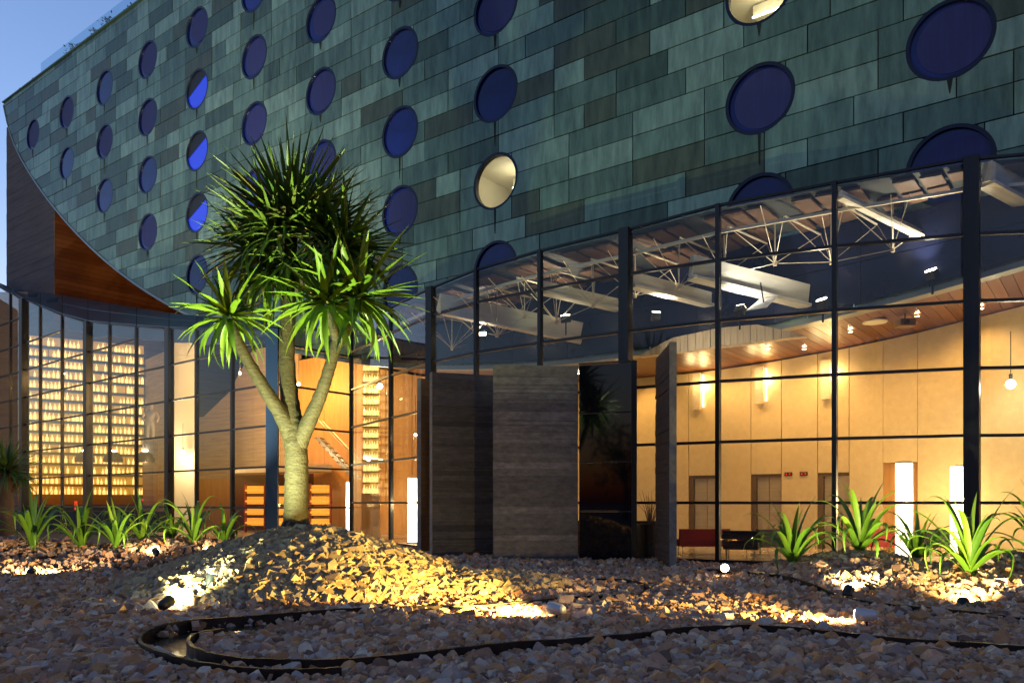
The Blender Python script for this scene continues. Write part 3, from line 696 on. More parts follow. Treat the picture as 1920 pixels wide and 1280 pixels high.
hull_shade = thing('hull_shade_sheets', 'dark navy sheets standing in for unlit hull behind the lobby roof rods', 'wall panels', fac(56, 0, -.2))  # navy colour stands in for unlit hull and dark sky reflection
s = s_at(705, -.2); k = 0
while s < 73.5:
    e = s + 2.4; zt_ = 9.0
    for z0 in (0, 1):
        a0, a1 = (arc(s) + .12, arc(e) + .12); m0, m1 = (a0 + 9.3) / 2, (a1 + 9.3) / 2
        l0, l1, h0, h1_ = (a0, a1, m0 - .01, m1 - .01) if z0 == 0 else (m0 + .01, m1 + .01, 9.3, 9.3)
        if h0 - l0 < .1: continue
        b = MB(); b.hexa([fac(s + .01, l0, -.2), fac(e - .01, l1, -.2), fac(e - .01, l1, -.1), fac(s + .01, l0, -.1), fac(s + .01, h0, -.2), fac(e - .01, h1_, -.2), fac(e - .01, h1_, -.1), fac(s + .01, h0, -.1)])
        b.build('shade_sheet', mat('navy_hull_shade', (.008, .011, .04), .3, .2, var=.2, vs=1), hull_shade)
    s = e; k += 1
# head tube along the glass and space frame rods
hd = thing('head_tube', 'curved pale steel tube running along the head of the lobby glass', 'tube')
for k in range(1, len(LN) - 1):
    off = D * .35; bar('tube_length', Vector((*LN[k], LT[k] - .62)) + off, Vector((*LN[k+1], LT[k+1] - .62)) + off, .075, .075, M['rod'], hd)
curve = []
for k in range(1, len(LN) - 1):
    for j in range(2): curve.append((Vector((*LN[k], LT[k])).lerp(Vector((*LN[k+1], LT[k+1])), j / 2 + .02)))
T1 = (Vector((.72, .69, 0))).normalized()
last_lows = []
frame_root = thing('space_frame', 'pale steel rod space frame with hanging nodes under the lobby roof', 'space frame', (4, 23, 8.5))
for k in range(len(curve) - 1):
    a, c = curve[k], curve[k+1]; depth_av = (O - a).dot(D) / T1.dot(D)
    t = frame_root
    m_ = MB(); nb = MB(); vb = MB(); n_ = max(2, int(depth_av / 2.1))
    tops = [a + T1 * (.35 + 2.1 * j) - Vector((0, 0, .5)) for j in range(n_ + 1)]; tops2 = [c + T1 * (.35 + 2.1 * j) - Vector((0, 0, .5)) for j in range(n_ + 1)]
    tops = [q for q in tops if (O - q).dot(D) > .1]; tops2 = tops2[:len(tops)]
    prevn = None; lows = []
    for j in range(len(tops) - 1):
        low = (tops[j] + tops[j+1] + tops2[j] + tops2[j+1]) / 4 - Vector((0, 0, 1.05 + random.uniform(-.15, .35)))
        for q in (tops[j], tops[j+1], tops2[j], tops2[j+1]): m_.tube([low, q], .012, 5)
        for q in (tops[j] + T1 * 2.6, tops2[j] - T1 * 1.2): m_.tube([low, Vector((q.x, q.y, low.z + random.uniform(.5, .9)))], .011, 5)
        up = Vector((low.x, low.y, a.z - .3)); vb.tube([low, up], .022, 6); nb.tube([low - Vector((0, 0, .06)), low + Vector((0, 0, .06))], .055, 8)
        if prevn is not None:
            for q in (-.04, .04): m_.tube([prevn + U * q, low + U * q], .013, 5)
        lows.append(low); prevn = low
    for j, q in enumerate(lows):
        for r_ in (j - 1, j, j + 1):
            if 0 <= r_ < len(last_lows): m_.tube([q, last_lows[r_] + (Vector((0, 0, .9)) if r_ != j else Vector((0, 0, 0)))], .011, 5)
    last_lows = lows
    ch = MB(); [ch.tube([tops[j], tops[j+1]], .03, 6) for j in range(len(tops) - 1)]
    if ch.v:
        ch.build('top_chord', M['rod'], t); m_.build('tie_rods', M['rod'], t); vb.build('struts', M['rod'], t); nb.build('node_caps', M['chrome'], t)
# floodlights in the roof
def flood(p, aim, pw, lb, col=WARM, sp=120):
    t = thing('roof_floodlight', lb, 'floodlight', p, 'floodlights under the lobby roof'); q = (Vector(aim) - p).normalized()
    b = MB(); b.bar(p - q * .25, p - q * .03, .26, .2); b.build('housing', M['black'], t)
    b = MB(); b.bar(p - q * .03, p, .22, .16); b.build('lens', M['bulb'], t)
    bar('bracket', p - q * .15, p - q * .15 - Vector((0, 0, .5)), .04, .04, M['steel'], t)
    lamp('flood_lamp', 'SPOT', p + q * .05, pw * 1.7, col, t, .1, sp, aim, .6)
flood(at(1390, 575, 21.4), at(1420, 500, 22.0), 34, 'black floodlight under the bright beam in the right lobby roof', (1, .93, .75))
flood(at(1745, 505, 20.6), at(1690, 330, 20.2), 60, 'added floodlight near the thick right mullion lighting the rods', (1, .86, .6))  # this and the following floodlights are unseen, added to light the roof
flood(at(1880, 470, 20.2), at(1900, 330, 19.8), 40, 'added floodlight at the far right behind the glass', (1, .9, .7))
flood(at(1230, 585, 23.6), at(1240, 450, 23.6), 36, 'added floodlight right of the thick middle mullion', (1, .82, .55))
flood(at(1060, 590, 25.6), at(1050, 500, 25.4), 26, 'added floodlight left of the thick middle mullion', (1, .82, .55))
flood(at(905, 625, 28.0), at(900, 560, 27.0), 22, 'added floodlight over the left concrete slab', (1, .86, .6))
flood(at(1540, 560, 21.6), at(1500, 420, 21.2), 26, 'added floodlight between the bright beam and the right mullion', (1, .80, .5))
flood(at(1256, 705, 23.0), at(1350, 632, 24.2), 16, 'small floodlight added to brighten the ribbed bulkhead', (1, .85, .6), 100)  # hidden lamp added to brighten the bulkhead
# white tilted reflector plate
p = at(1428, 572, 21.6); t = thing('reflector_plate', 'white tilted reflector plate hanging below the bright beam', 'reflector', p)
b = MB(); b.hexa([at(1400, 583, 21.3), at(1437, 577, 21.2), at(1458, 556, 21.9), at(1424, 563, 22.0)] + [v + Vector((0, 0, .03)) for v in (at(1400, 583, 21.3), at(1437, 577, 21.2), at(1458, 556, 21.9), at(1424, 563, 22.0))]); b.build('plate', M['whitepanel'], t)
b = MB(); b.tube([at(1432, 568, 21.6), at(1426, 530, 21.9)], .02, 6); b.build('arm', M['steel'], t)

# ------------------------------------------------------------------ concrete slabs at the entrance
def slab(name, lb, p0, p1, z1, th, m, edge=None, cat='slab', bands=18, z0=-.1):
    """a board marked slab from plan point p0 to p1; every cast board course is a part"""
    p0, p1 = Vector((*p0, 0)), Vector((*p1, 0)); t_ = (p1 - p0).normalized(); n_ = Vector((-t_.y, t_.x, 0))
    if n_.y < 0: n_ = -n_
    t = thing(name, lb, cat, ((p0 + p1) / 2) + n_ * th / 2)
    cuts_ = [z0]; 
    while cuts_[-1] < z1 - .15: cuts_.append(min(z1, cuts_[-1] + random.choice((.1, .13, .16, .19, .22, .26))))
    cuts_[-1] = z1
    for k in range(len(cuts_) - 1):
        a, b_ = cuts_[k], cuts_[k+1] - .01; j = n_ * random.uniform(0, .026); e = t_ * random.uniform(0, .007)
        lo = [p0 + j + e, p1 + j - e, p1 + n_ * th - j - e, p0 + n_ * th - j + e]
        m_ = MB(); m_.hexa([v + Vector((0, 0, a)) for v in lo] + [v + Vector((0, 0, b_)) for v in lo]); m_.build('board_course', m, t)
    core = [p0 + n_*.03 + t_*.01, p1 + n_*.03 - t_*.01, p1 + n_*(th-.03) - t_*.01, p0 + n_*(th-.03) + t_*.01]
    m_ = MB(); m_.hexa([v + Vector((0, 0, z0)) for v in core] + [v + Vector((0, 0, z1 - .015)) for v in core]); m_.build('core', M['concrete'], t)
    if edge is not None:
        q = {0: p0, 1: p1}[edge]; s_ = -1 if edge == 0 else 1
        lo = [q + t_*s_*.004, q + t_*s_*.02, q + t_*s_*.02 + n_*th, q + t_*s_*.004 + n_*th]
        m_ = MB(); m_.hexa([v + Vector((0, 0, z0)) for v in lo] + [v + Vector((0, 0, z1)) for v in lo]); m_.build('end_face', M['concrete2'], t)
    return t
def pl(px, y): return (X(px, y), y)
slab('concrete_slab', 'wide grey board marked concrete slab standing in front at the entrance', pl(925, 22.2), pl(1084, 22.4), 5.45, .3, M['concrete'])
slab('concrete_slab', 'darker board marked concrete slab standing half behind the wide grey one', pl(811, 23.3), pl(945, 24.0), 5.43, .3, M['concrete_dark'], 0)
slab('concrete_slab', 'narrow brown board marked slab at the left end of the entrance slabs', pl(790, 24.6), pl(812, 24.9), 5.45, .2, M['browncon'], 0)
slab('concrete_slab', 'tall concrete slab seen almost edge on at the right of the entrance', pl(1268.5, 19.35), pl(1240, 21.6), 5.5, .175, M['browncon'], 0)
t = thing('dark_glass_door', 'tall black glass entrance panel beside the grey concrete slab', 'door', (X(1140, 23), 23, 0))
pa, pb = Vector((*pl(1086, 22.3), 0)), Vector((*pl(1184, 21.8), 0)); zt = 5.45
for k in range(4):
    f0, f1 = k * zt / 4, (k + 1) * zt / 4
    m_ = MB(); n_ = Vector((0, .03, 0)); m_.hexa([pa + Vector((0, 0, f0 + .02)), pb + Vector((0, 0, f0 + .02)), pb + n_ + Vector((0, 0, f0 + .02)), pa + n_ + Vector((0, 0, f0 + .02)), pa + Vector((0, 0, f1 - .02)), pb + Vector((0, 0, f1 - .02)), pb + n_ + Vector((0, 0, f1 - .02)), pa + n_ + Vector((0, 0, f1 - .02))])
    m_.build('dark_pane', M['darkglass'], t)
    if k: bar('rail', pa + Vector((0, -.01, f0)), pb + Vector((0, -.01, f0)), .05, .035, M['steel'], t)
bar('stile', pb + Vector((.07, 0, 0)), pb + Vector((.07, 0, zt + .03)), .14, .12, M['black'], t)
bar('head', pa + Vector((0, 0, zt + .02)), pb + Vector((0, 0, zt + .02)), .1, .04, M['black'], t)

# ------------------------------------------------------------------ bar interior
def rootbox(name, lb, cat, pts_lo, z0, z1, m, part):
    c = sum((Vector((*p, 0)) for p in pts_lo), Vector((0, 0, 0))) / len(pts_lo); t = thing(name, lb, cat, c)
    m_ = MB(); m_.hexa([Vector((*p, z0)) for p in pts_lo] + [Vector((*p, z1)) for p in pts_lo]); m_.build(part, m, t); return t
# lit bottle shelf wall
L0, L1 = Vector((X(52, 50.0), 50.0, 0)), Vector((X(270, 53.5), 53.5, 0)); LU = (L1 - L0).normalized(); LNN = Vector((LU.y, -LU.x, 0))
if LNN.y > 0: LNN = -LNN
shelf = thing('bottle_shelf_wall', 'tall backlit shelf wall full of bottles behind the bar glass', 'shelf', (L0 + L1) / 2 + Vector((0, 0, .03)))
ZB, ZT, NS = 2.0, 12.1, 15
for k in range(6):
    a, b_ = L0.lerp(L1, k / 6 + .003), L0.lerp(L1, (k + 1) / 6 - .003)
    bar('lit_back_panel', a + Vector((0, 0, (ZB + ZT) / 2)), b_ + Vector((0, 0, (ZB + ZT) / 2)), .05, ZT - ZB, M['shelflit'], shelf)
for k in range(7):
    a = L0.lerp(L1, k / 6) + LNN * .2
bar('counter_base', (L0 + L1) / 2 + LNN * .3, (L0 + L1) / 2 + LNN * .3 + Vector((0, 0, ZB)), .6, (L1 - L0).length + .6, M['black'], shelf, up=LU)
shelf_z = [ZB + .05 + (ZT - ZB - .75) * k / (NS - 1) for k in range(NS)]
for z in shelf_z: bar('shelf_board', L0 + LNN * .2 + Vector((0, 0, z)), L1 + LNN * .2 + Vector((0, 0, z)), .34, .16, M['black'], shelf)
bprof = [[(.001, 0), (.075, 0), (.075, .3), (.028, .38), (.028, .5), (.001, .5)], [(.001, 0), (.085, 0), (.085, .22), (.03, .3), (.03, .42), (.001, .42)], [(.001, 0), (.06, 0), (.07, .28), (.02, .36), (.02, .48), (.001, .48)]]
BM = []
for q in bprof:
    b = MB(); b.lathe((0, 0, 0), q, 8); BM.append(b)
BME = [b.mesh('bottle', M['bottle'], smooth=True) for b in BM]
ORD = ['top shelf', 'second shelf', 'third shelf', 'fourth shelf', 'fifth shelf', 'sixth shelf', 'seventh shelf', 'middle shelf', 'seventh shelf up', 'sixth shelf up', 'fifth shelf up', 'fourth shelf up', 'third shelf up', 'second shelf up', 'bottom shelf']
nb_ = 0; bs = MB(); spots = []
for z in shelf_z:
    u = .15
    while u < (L1 - L0).length - .1:
        if random.random() < .9: spots.append((z + .081, u))
        u += random.uniform(.19, .3)
mid_first = sorted(spots, key=lambda q: -q[1] + random.random())
random.shuffle(spots)
for z, u in spots:
    p = L0 + LU * u + LNN * random.uniform(.14, .28) + Vector((0, 0, z)); k = random.randrange(3)
    if nb_ < 300:
        row = ORD[min(range(NS), key=lambda q: abs(shelf_z[NS-1-q] - z))]; side = 'left' if u < 3.1 else 'right'
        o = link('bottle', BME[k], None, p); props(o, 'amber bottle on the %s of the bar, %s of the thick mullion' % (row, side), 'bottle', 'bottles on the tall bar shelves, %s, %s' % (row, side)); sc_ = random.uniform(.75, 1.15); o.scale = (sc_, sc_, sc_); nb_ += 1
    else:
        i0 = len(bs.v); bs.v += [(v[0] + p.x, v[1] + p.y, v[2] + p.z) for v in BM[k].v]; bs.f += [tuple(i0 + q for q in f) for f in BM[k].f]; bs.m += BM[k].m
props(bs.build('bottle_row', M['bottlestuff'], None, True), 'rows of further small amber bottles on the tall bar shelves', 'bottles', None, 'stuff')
# bar side walls and back walls
wl = thing('bar_back_wall', 'dim board wall behind the bar beside the lit shelves', 'wall', (X(160, 55), 55, 0))
def wall_seg(root, p0, p1, z0, z1, m, step=.7, name='wall_board', th=.15):
    p0, p1 = Vector((*p0, 0)), Vector((*p1, 0)); z = z0; n_ = Vector((0, th, 0))
    while z < z1 - .02:
        e = min(z + step, z1); m_ = MB(); lo = [p0, p1, p1 + n_, p0 + n_]
        m_.hexa([v + Vector((0, 0, z + .008)) for v in lo] + [v + Vector((0, 0, e - .008)) for v in lo]); m_.build(name, m, root); z = e
wall_seg(wl, pl(-160, 51), pl(52, 50.6), 0, 15, M['wall2'], .8)
wall_seg(wl, pl(270, 53.7), pl(310, 50.5), 0, 11.2, M['wall2'], .8)
wl2 = thing('bar_rear_wall', 'beige rear wall of the bar seen behind the tree', 'wall', (X(480, 45), 45, 0))
SW = lambda px: s_at(px, DW)
wall_run(wl2, s_at(300, DW), s_at(560, DW), 3.1, lambda s: min(arc(s) - .1, 7.0 + 1.3 * max(0, s - 19.5), 10.6), 2.6, DW, M['wall2'])
wall_run(wl2, s_at(560, DW), s_at(815, DW), .03, lambda s: min(arc(s) - .1, 9.5), 2.2, DW - .02, M['orange'])
wall_run(wl2, s_at(300, DW), s_at(560, DW), .03, lambda s: 3.09, 2.6, DW, M['orange'])
lit = thing('lit_wall_panel', 'tall pale yellow wall panel lit from above, left of the tree', 'wall panel', (*pl(347, 43), 0))
wall_seg(lit, pl(327, 43), pl(368, 43), .03, Z(640, 43), M['cream'], 9.5, 'panel', .2)
col = rootbox('purple_column', 'slim purple grey column at the left edge of the pale panel', 'column', [pl(309, 38.2), pl(325, 38.2), pl(325, 38.6), pl(309, 38.6)], 0, 9.6, mat('purple_grey', (.09, .06, .08), .5), 'shaft')
# mezzanine edge and dark recess with racks
mz = rootbox('mezzanine_slab', 'pale edge of a low mezzanine over the wine racks', 'slab', [pl(436, 43.2), pl(622, 39.5), pl(622, 42.5), pl(436, 46)], 3.2, 3.5, M['pale'], 'slab_edge')
rc = rootbox('recess_wall', 'dark red recess wall behind the wine racks', 'wall', [pl(436, 46.4), pl(640, 42.6), pl(640, 42.8), pl(436, 46.6)], 0, 3.2, mat('dark_red_wall', (.10, .03, .02), .6), 'wall_face')
def rack(px, y, wd, lb, n=4):
    t = thing('wine_rack', lb, 'wine rack', (X(px, y), y, .03), 'lit amber wine racks')
    for s_ in (-1, 1):
        b = MB(); b.box((s_*wd/2 - .025, -.2, 0), (s_*wd/2 + .025, .2, 2.55)); b.build('upright', mat('rack_red', (.25, .04, .02), .5), t, local=True)
    for k in range(n):
        z = .3 + k * .57
        b = MB(); b.box((-wd/2 + .03, -.2, z), (wd/2 - .03, .2, z + .04)); b.build('rack_shelf', M['cap'], t, local=True)
        for j in range(9):
            x_ = -wd/2 + .08 + (wd - .16) * j / 8; b = MB(); b.tube([(x_, -.2, z + .21), (x_, .1, z + .21)], [.05, .055], 8); b.build('rack_bottle', M['rack'], t, local=True)
        b = MB(); b.box((-wd/2 + .03, .14, z + .05), (wd/2 - .03, .17, z + .46)); b.build('lit_back', M['rack'], t, local=True)
rack(479, 42.5, 1.05, 'amber lit wine rack left of the blue-lit corner post')
rack(530, 42.0, .8, 'amber lit wine rack just behind the tree trunk')
rack(601, 40.5, 1.05, 'amber lit wine rack right of the tree trunk')
# stair with handrails
stt = thing('staircase', 'metal staircase with slanting handrails behind the tree', 'staircase', (*pl(630, 40), 0))
s0, s1 = at(600, 800, 40.2), at(668, 872, 37.6)
for j in range(9):
    p = s0.lerp(s1, j / 8); b = MB(); b.box((p.x - .16, p.y - .5, p.z - .62), (p.x + .16, p.y + .5, p.z - .57)); b.build('tread', M['chrome'], stt)
for off in (-.55, .55):
    o_ = Vector((0, off, 0)); b = MB(); b.tube([s0 + o_ + Vector((0, 0, .35)), s1 + o_ + Vector((0, 0, .35))], .03, 6); b.build('handrail', M['rod'], stt)
    b = MB(); b.bar(s0 + o_ - Vector((0, 0, .6)), s1 + o_ - Vector((0, 0, .6)), .05, .22); b.build('stringer', M['chrome'], stt)
# bottle tower
tw = thing('bottle_tower', 'slim glass tower of golden lit bottle shelves right of the tree', 'shelf', (*pl(695, 36), .03))
hw = 15 / F * 36; x0, x1 = X(681, 36), X(711, 36)
b = MB(); b.box((x0, 36.1, 2.0), (x1, 36.14, 8.1)); b.build('lit_back', M['shelflit'], tw)
b = MB(); b.box((x0 - .03, 35.7, .03), (x1 + .03, 36.1, 2.0)); b.build('tower_base', M['orange'], tw)
for k in range(13):
    z = 2.02 + k * .5; b = MB(); b.box((x0, 35.75, z - .04), (x1, 36.09, z)); b.build('shelf_board', M['cap'], tw)
    m_ = MB()
    for j in range(6):
        p = (x0 + .07 + j * (x1 - x0 - .14) / 5, 35.9 + random.uniform(-.05, .05), z)
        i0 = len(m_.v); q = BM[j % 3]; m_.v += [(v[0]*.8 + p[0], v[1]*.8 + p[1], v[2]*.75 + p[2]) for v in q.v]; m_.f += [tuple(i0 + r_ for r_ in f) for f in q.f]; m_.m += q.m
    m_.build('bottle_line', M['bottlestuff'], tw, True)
for px in (667, 724): bar('glass_side', at(px, 940, 35.9), at(px, 662, 35.9), .3, .04, M['pane'], tw, up=(1, 0, 0))
# pendants
for px, y, lb in ((159, 47.3, 'black dome pendant lamp half behind the thick mullion'), (212, 45.8, 'middle black dome pendant lamp before the bottle shelves'), (272, 44.2, 'right black dome pendant lamp beside the grey wall')):
    zc = Z(866, y); t = thing('pendant_lamp', lb, 'pendant lamp', (X(px, y), y, zc), 'dome pendants over the bar')
    r_ = 17.5 / F * y; b = MB(); b.lathe((0, 0, 0), [(r_, 0), (r_*.97, r_*.4), (r_*.75, r_*.85), (r_*.4, r_*1.1), (.05, r_*1.18)], 20); b.build('shade', M['black'], t, True, local=True)
    b = MB(); b.lathe((0, 0, 0), [(.001, r_*1.19), (.16, r_*1.19), (.16, r_*1.26), (.001, r_*1.26)], 12); b.build('top_glow', M['bulb'], t, local=True)
    b = MB(); b.tube([(0, 0, r_*1.26), (0, 0, 8)], .015, 5); b.build('cord', M['black'], t, local=True)
    lamp('pendant_bulb', 'POINT', Vector((X(px, y), y, zc + .1)), 8, WARM, t, .1)
# bar counter
bc = thing('bar_counter', 'long black bar counter below the bottle shelves', 'counter', (*pl(150, 46.5), .03))
a, b_ = Vector((*pl(45, 48.5), 0)), Vector((*pl(305, 43.0), 0))
bar('counter_front', a + Vector((0, 0, .55)), b_ + Vector((0, 0, .55)), .5, 1.04, M['black'], bc); bar('counter_top', a + Vector((0, 0, 1.1)), b_ + Vector((0, 0, 1.1)), .7, .05, M['frame'], bc)
# red lamp and glasses on counter
for px, y, lb, m_, hh in ((145, 46.3, 'small red lit box on the bar counter', mat('red_glow', (.5, .03, .02), .5, emit=(1, .05, .02), es=0.1360), .5),):
    p = Vector((X(px, y), y, 1.13)); t = thing('red_box', lb, 'box', p); b = MB(); b.box((-.2, -.15, 0), (.2, .15, .6)); b.build('box_body', mat('dark_red_wall', (.1, .03, .02)), t, local=True); b = MB(); b.box((-.08, -.17, .06), (.08, -.152, .56)); b.build('glow_strip', m_, t, local=True)
t = thing('pink_flower_vase', 'single pink flower in a vase on the bar counter', 'vase', (X(264, 43.8), 43.8, 1.13))
b = MB(); b.lathe((0, 0, 0), [(.001, 0), (.09, 0), (.11, .2), (.05, .35), (.06, .4)], 12); b.build('vase', M['black'], t, True, local=True)
b = MB(); b.tube([(0, 0, .2), (.02, 0, .5)], .012, 5); b.build('stem', M['leafdark'], t, local=True)
b = MB(); b.lathe((.02, 0, .48), [(.001, 0), (.1, .06), (.13, .14), (.08, .22), (.001, .2)], 10); b.build('bloom', mat('pink_bloom', (.7, .06, .18), .5), t, True, local=True)
for k in range(10):
    y = 43.2; p = Vector((X(268 + k * 3.4, y), y, 1.13)); o = None
    b = MB(); b.lathe((0, 0, 0), [(.001, 0), (.05, 0), (.012, .02), (.012, .14), (.055, .2), (.06, .32)], 8); o = b.build('wine_glass', M['pane'], None, True, local=True); o.location = p; props(o, 'clear wine glass in the row at the right end of the bar counter', 'wine glass', 'wine glasses on the bar counter')
# sculpture: a pale standing carved figure on a plinth
t = thing('carved_statue', 'weathered pale carved standing statue on a column by the bar', 'statue', (*pl(282, 44.5), Z(826, 44.5)))
b = MB(); b.box((-.3, -.3, -Z(826, 44.5) + .03), (.3, .3, 0)); b.build('plinth', M['pier'], t, local=True)
bm = bmesh.new(); ids = {}
SK = {'p': (0, 0, 1.0, .2), 'c': (.02, 0, 1.45, .24), 'n': (.02, 0, 1.75, .1), 'h': (.03, -.03, 1.95, .16), 'e': (.03, -.02, 2.12, .12), 'l1': (-.12, 0, .85, .15), 'l2': (-.14, -.05, .45, .11), 'l3': (-.14, 0, .06, .09), 'r1': (.12, 0, .85, .15), 'r2': (.15, .02, .45, .11), 'r3': (.13, 0, .06, .09),
      'a1': (-.3, 0, 1.6, .1), 'a2': (-.42, -.1, 1.25, .08), 'a3': (-.2, -.25, 1.1, .07), 'b1': (.34, 0, 1.6, .1), 'b2': (.46, -.02, 1.3, .08), 'b3': (.42, -.12, 1.0, .07)}
for k, v in SK.items(): ids[k] = bm.verts.new(v[:3])
for a_, c_ in ('pc', 'cn', 'nh', 'he', ('p', 'l1'), ('l1', 'l2'), ('l2', 'l3'), ('p', 'r1'), ('r1', 'r2'), ('r2', 'r3'), ('c', 'a1'), ('a1', 'a2'), ('a2', 'a3'), ('c', 'b1'), ('b1', 'b2'), ('b2', 'b3')): bm.edges.new((ids[a_], ids[c_]))
me = bpy.data.meshes.new('figure'); bm.to_mesh(me); bm.free(); o = link('figure', me, t); me.materials.append(M['pale'])
sk = o.modifiers.new('skin', 'SKIN'); o.modifiers.new('sub', 'SUBSURF').levels = 2; o.modifiers['sub'].render_levels = 2
for v, q in zip(me.skin_vertices[0].data, SK.values()): v.radius = (q[3], q[3] * .85)
me.skin_vertices[0].data[0].use_root = True
# bright spot lamps inside
def spot_lamp(p, lb, pw, col=WARM, r_=.09, aim=None, stem=None):
    t = thing('spot_lamp', lb, 'spot lamp', p, 'small bright lamps inside')
    b = MB(); b.lathe((0, 0, 0), [(.001, -r_), (r_*.7, -r_*.7), (r_, 0), (r_*.7, r_*.7), (.001, r_)], 12); b.build('bulb', M['bulb'], t, True, local=True)
    b = MB(); b.tube([(0, 0, r_*1.1), (0, 0, r_*2.2)], .05, 8); b.build('socket', M['black'], t, local=True)
    b = MB(); b.tube([(0, 0, r_*2.2), (0, 0, stem or 1.5)], .012, 5); b.build('cable', M['black'], t, local=True)
    lamp('bulb_light', 'POINT', Vector(p) - Vector((0, .25, .1)), pw, col, t, .1)
spot_lamp(at(343, 847, 42.0), 'bright bulb hanging before the pale yellow panel', 80, (1, .80, .45), .1)
spot_lamp(at(712, 724, 35.4), 'bright bulb at the bottle tower', 40, WARM, .13)
spot_lamp(at(1895, 720, 22.6), 'bright bulb before the wall at the far right', 26, (1, .85, .6), .13)
spot_lamp(at(779, 815, 30.0), 'small bright bulb beside the left end slab', 14, AMBER, .05)
spot_lamp(at(560, 720, 41.0), 'added warm bulb behind the tree trunk before the rear wall', 170, AMBER, .08)  # this bulb and the next are added to brighten the rear wall
spot_lamp(at(450, 700, 40.5), 'added warm bulb before the beige rear wall left of the trunk', 380, AMBER, .06)
spot_lamp(at(120, 700, 47.0), 'dim bulb over the bar before the shelf wall', 60, AMBER, .05)
# hull interior bulkhead behind the bar keeps the rooms closed
# ------------------------------------------------------------------ stones
def stones(name, xs, ys, zs, size, m, lb=None, flat=.75, chip=None, jit=.13, lo=.6):
    """broken stones as one mesh: jittered blocks, those flagged in chip with their corners knocked off"""
    cube = np.array([(-1,-1,-1),(1,-1,-1),(1,1,-1),(-1,1,-1),(-1,-1,1),(1,-1,1),(1,1,1),(-1,1,1)], float) * .5
    fcs = [(0,3,2,1),(4,5,6,7),(0,1,5,4),(1,2,6,5),(2,3,7,6),(3,0,4,7)]
    V, LI, LS_, LT_ = [], [], [], []; nv = nl = 0
    for sel in ((~chip) if chip is not None else np.ones(len(xs), bool), chip):
        if sel is None or not sel.any(): continue
        x_, y_, z_, sz = xs[sel], ys[sel], zs[sel], size[sel]; n = len(x_)
        v = cube[None] + RNG.uniform(-jit, jit, (n, 8, 3)); sc3 = RNG.uniform(lo, 1.25, (n, 1, 3)); sc3[:, :, 2] *= flat
        faces = fcs
        if sel is chip:
            nb = [[q for q in range(8) if abs(cube[q] - cube[k]).sum() == 1] for k in range(8)]
            idx, pts = {}, []
            for k in range(8):
                cut = RNG.uniform(.08, .36, (n, 1))
                for q in nb[k]: idx[(k, q)] = len(pts); pts.append(v[:, k] * (1 - cut) + v[:, q] * cut)
            v = np.stack(pts, 1); faces = []
            for f in fcs:
                o_ = []
                for i in range(4): o_ += [idx[(f[i], f[i-1])], idx[(f[i], f[(i+1) % 4])]]
                faces.append(tuple(o_))
            for k in range(8):
                t = [idx[(k, q)] for q in nb[k]]; p = cube[nb[k]] 
                if np.dot(np.cross(p[1] - p[0], p[2] - p[0]), cube[k]) < 0: t = t[::-1]
                faces.append(tuple(t))
        v = v * sc3 * sz[:, None, None]
        q = RNG.normal(size=(n, 4)); q[:, 0] += .35 * np.sign(q[:, 0]); q /= np.linalg.norm(q, axis=1)[:, None]
        a, b_, c, d = q.T
        Rm = np.stack([np.stack([1-2*(c*c+d*d), 2*(b_*c-a*d), 2*(b_*d+a*c)], -1), np.stack([2*(b_*c+a*d), 1-2*(b_*b_+d*d), 2*(c*d-a*b_)], -1), np.stack([2*(b_*d-a*c), 2*(c*d+a*b_), 1-2*(b_*b_+c*c)], -1)], 1)
        v = np.einsum('nij,nkj->nki', Rm, v) + np.stack([x_, y_, z_], -1)[:, None]
        k = v.shape[1]; fl = np.concatenate([np.array(f) for f in faces]); tot = np.array([len(f) for f in faces]); st_ = np.concatenate([[0], np.cumsum(tot)[:-1]])
        V.append(v.reshape(-1, 3)); LI.append((fl[None] + (np.arange(n) * k)[:, None] + nv).ravel())
        LS_.append((st_[None] + (np.arange(n) * len(fl))[:, None] + nl).ravel()); nv += n * k; nl += n * len(fl)
    V, LI, LS_ = np.concatenate(V), np.concatenate(LI), np.concatenate(LS_)
    me = bpy.data.meshes.new(name); me.vertices.add(len(V)); me.vertices.foreach_set('co', V.ravel())
    me.loops.add(len(LI)); me.loops.foreach_set('vertex_index', LI.astype(np.int32)); me.polygons.add(len(LS_))
    me.polygons.foreach_set('loop_start', LS_.astype(np.int32)); me.materials.append(m); me.polygons.foreach_set('use_smooth', np.zeros(len(LS_), bool)); me.update(calc_edges=True); me.validate()
    o = link(name, me); return props(o, lb, None, None, 'stuff')
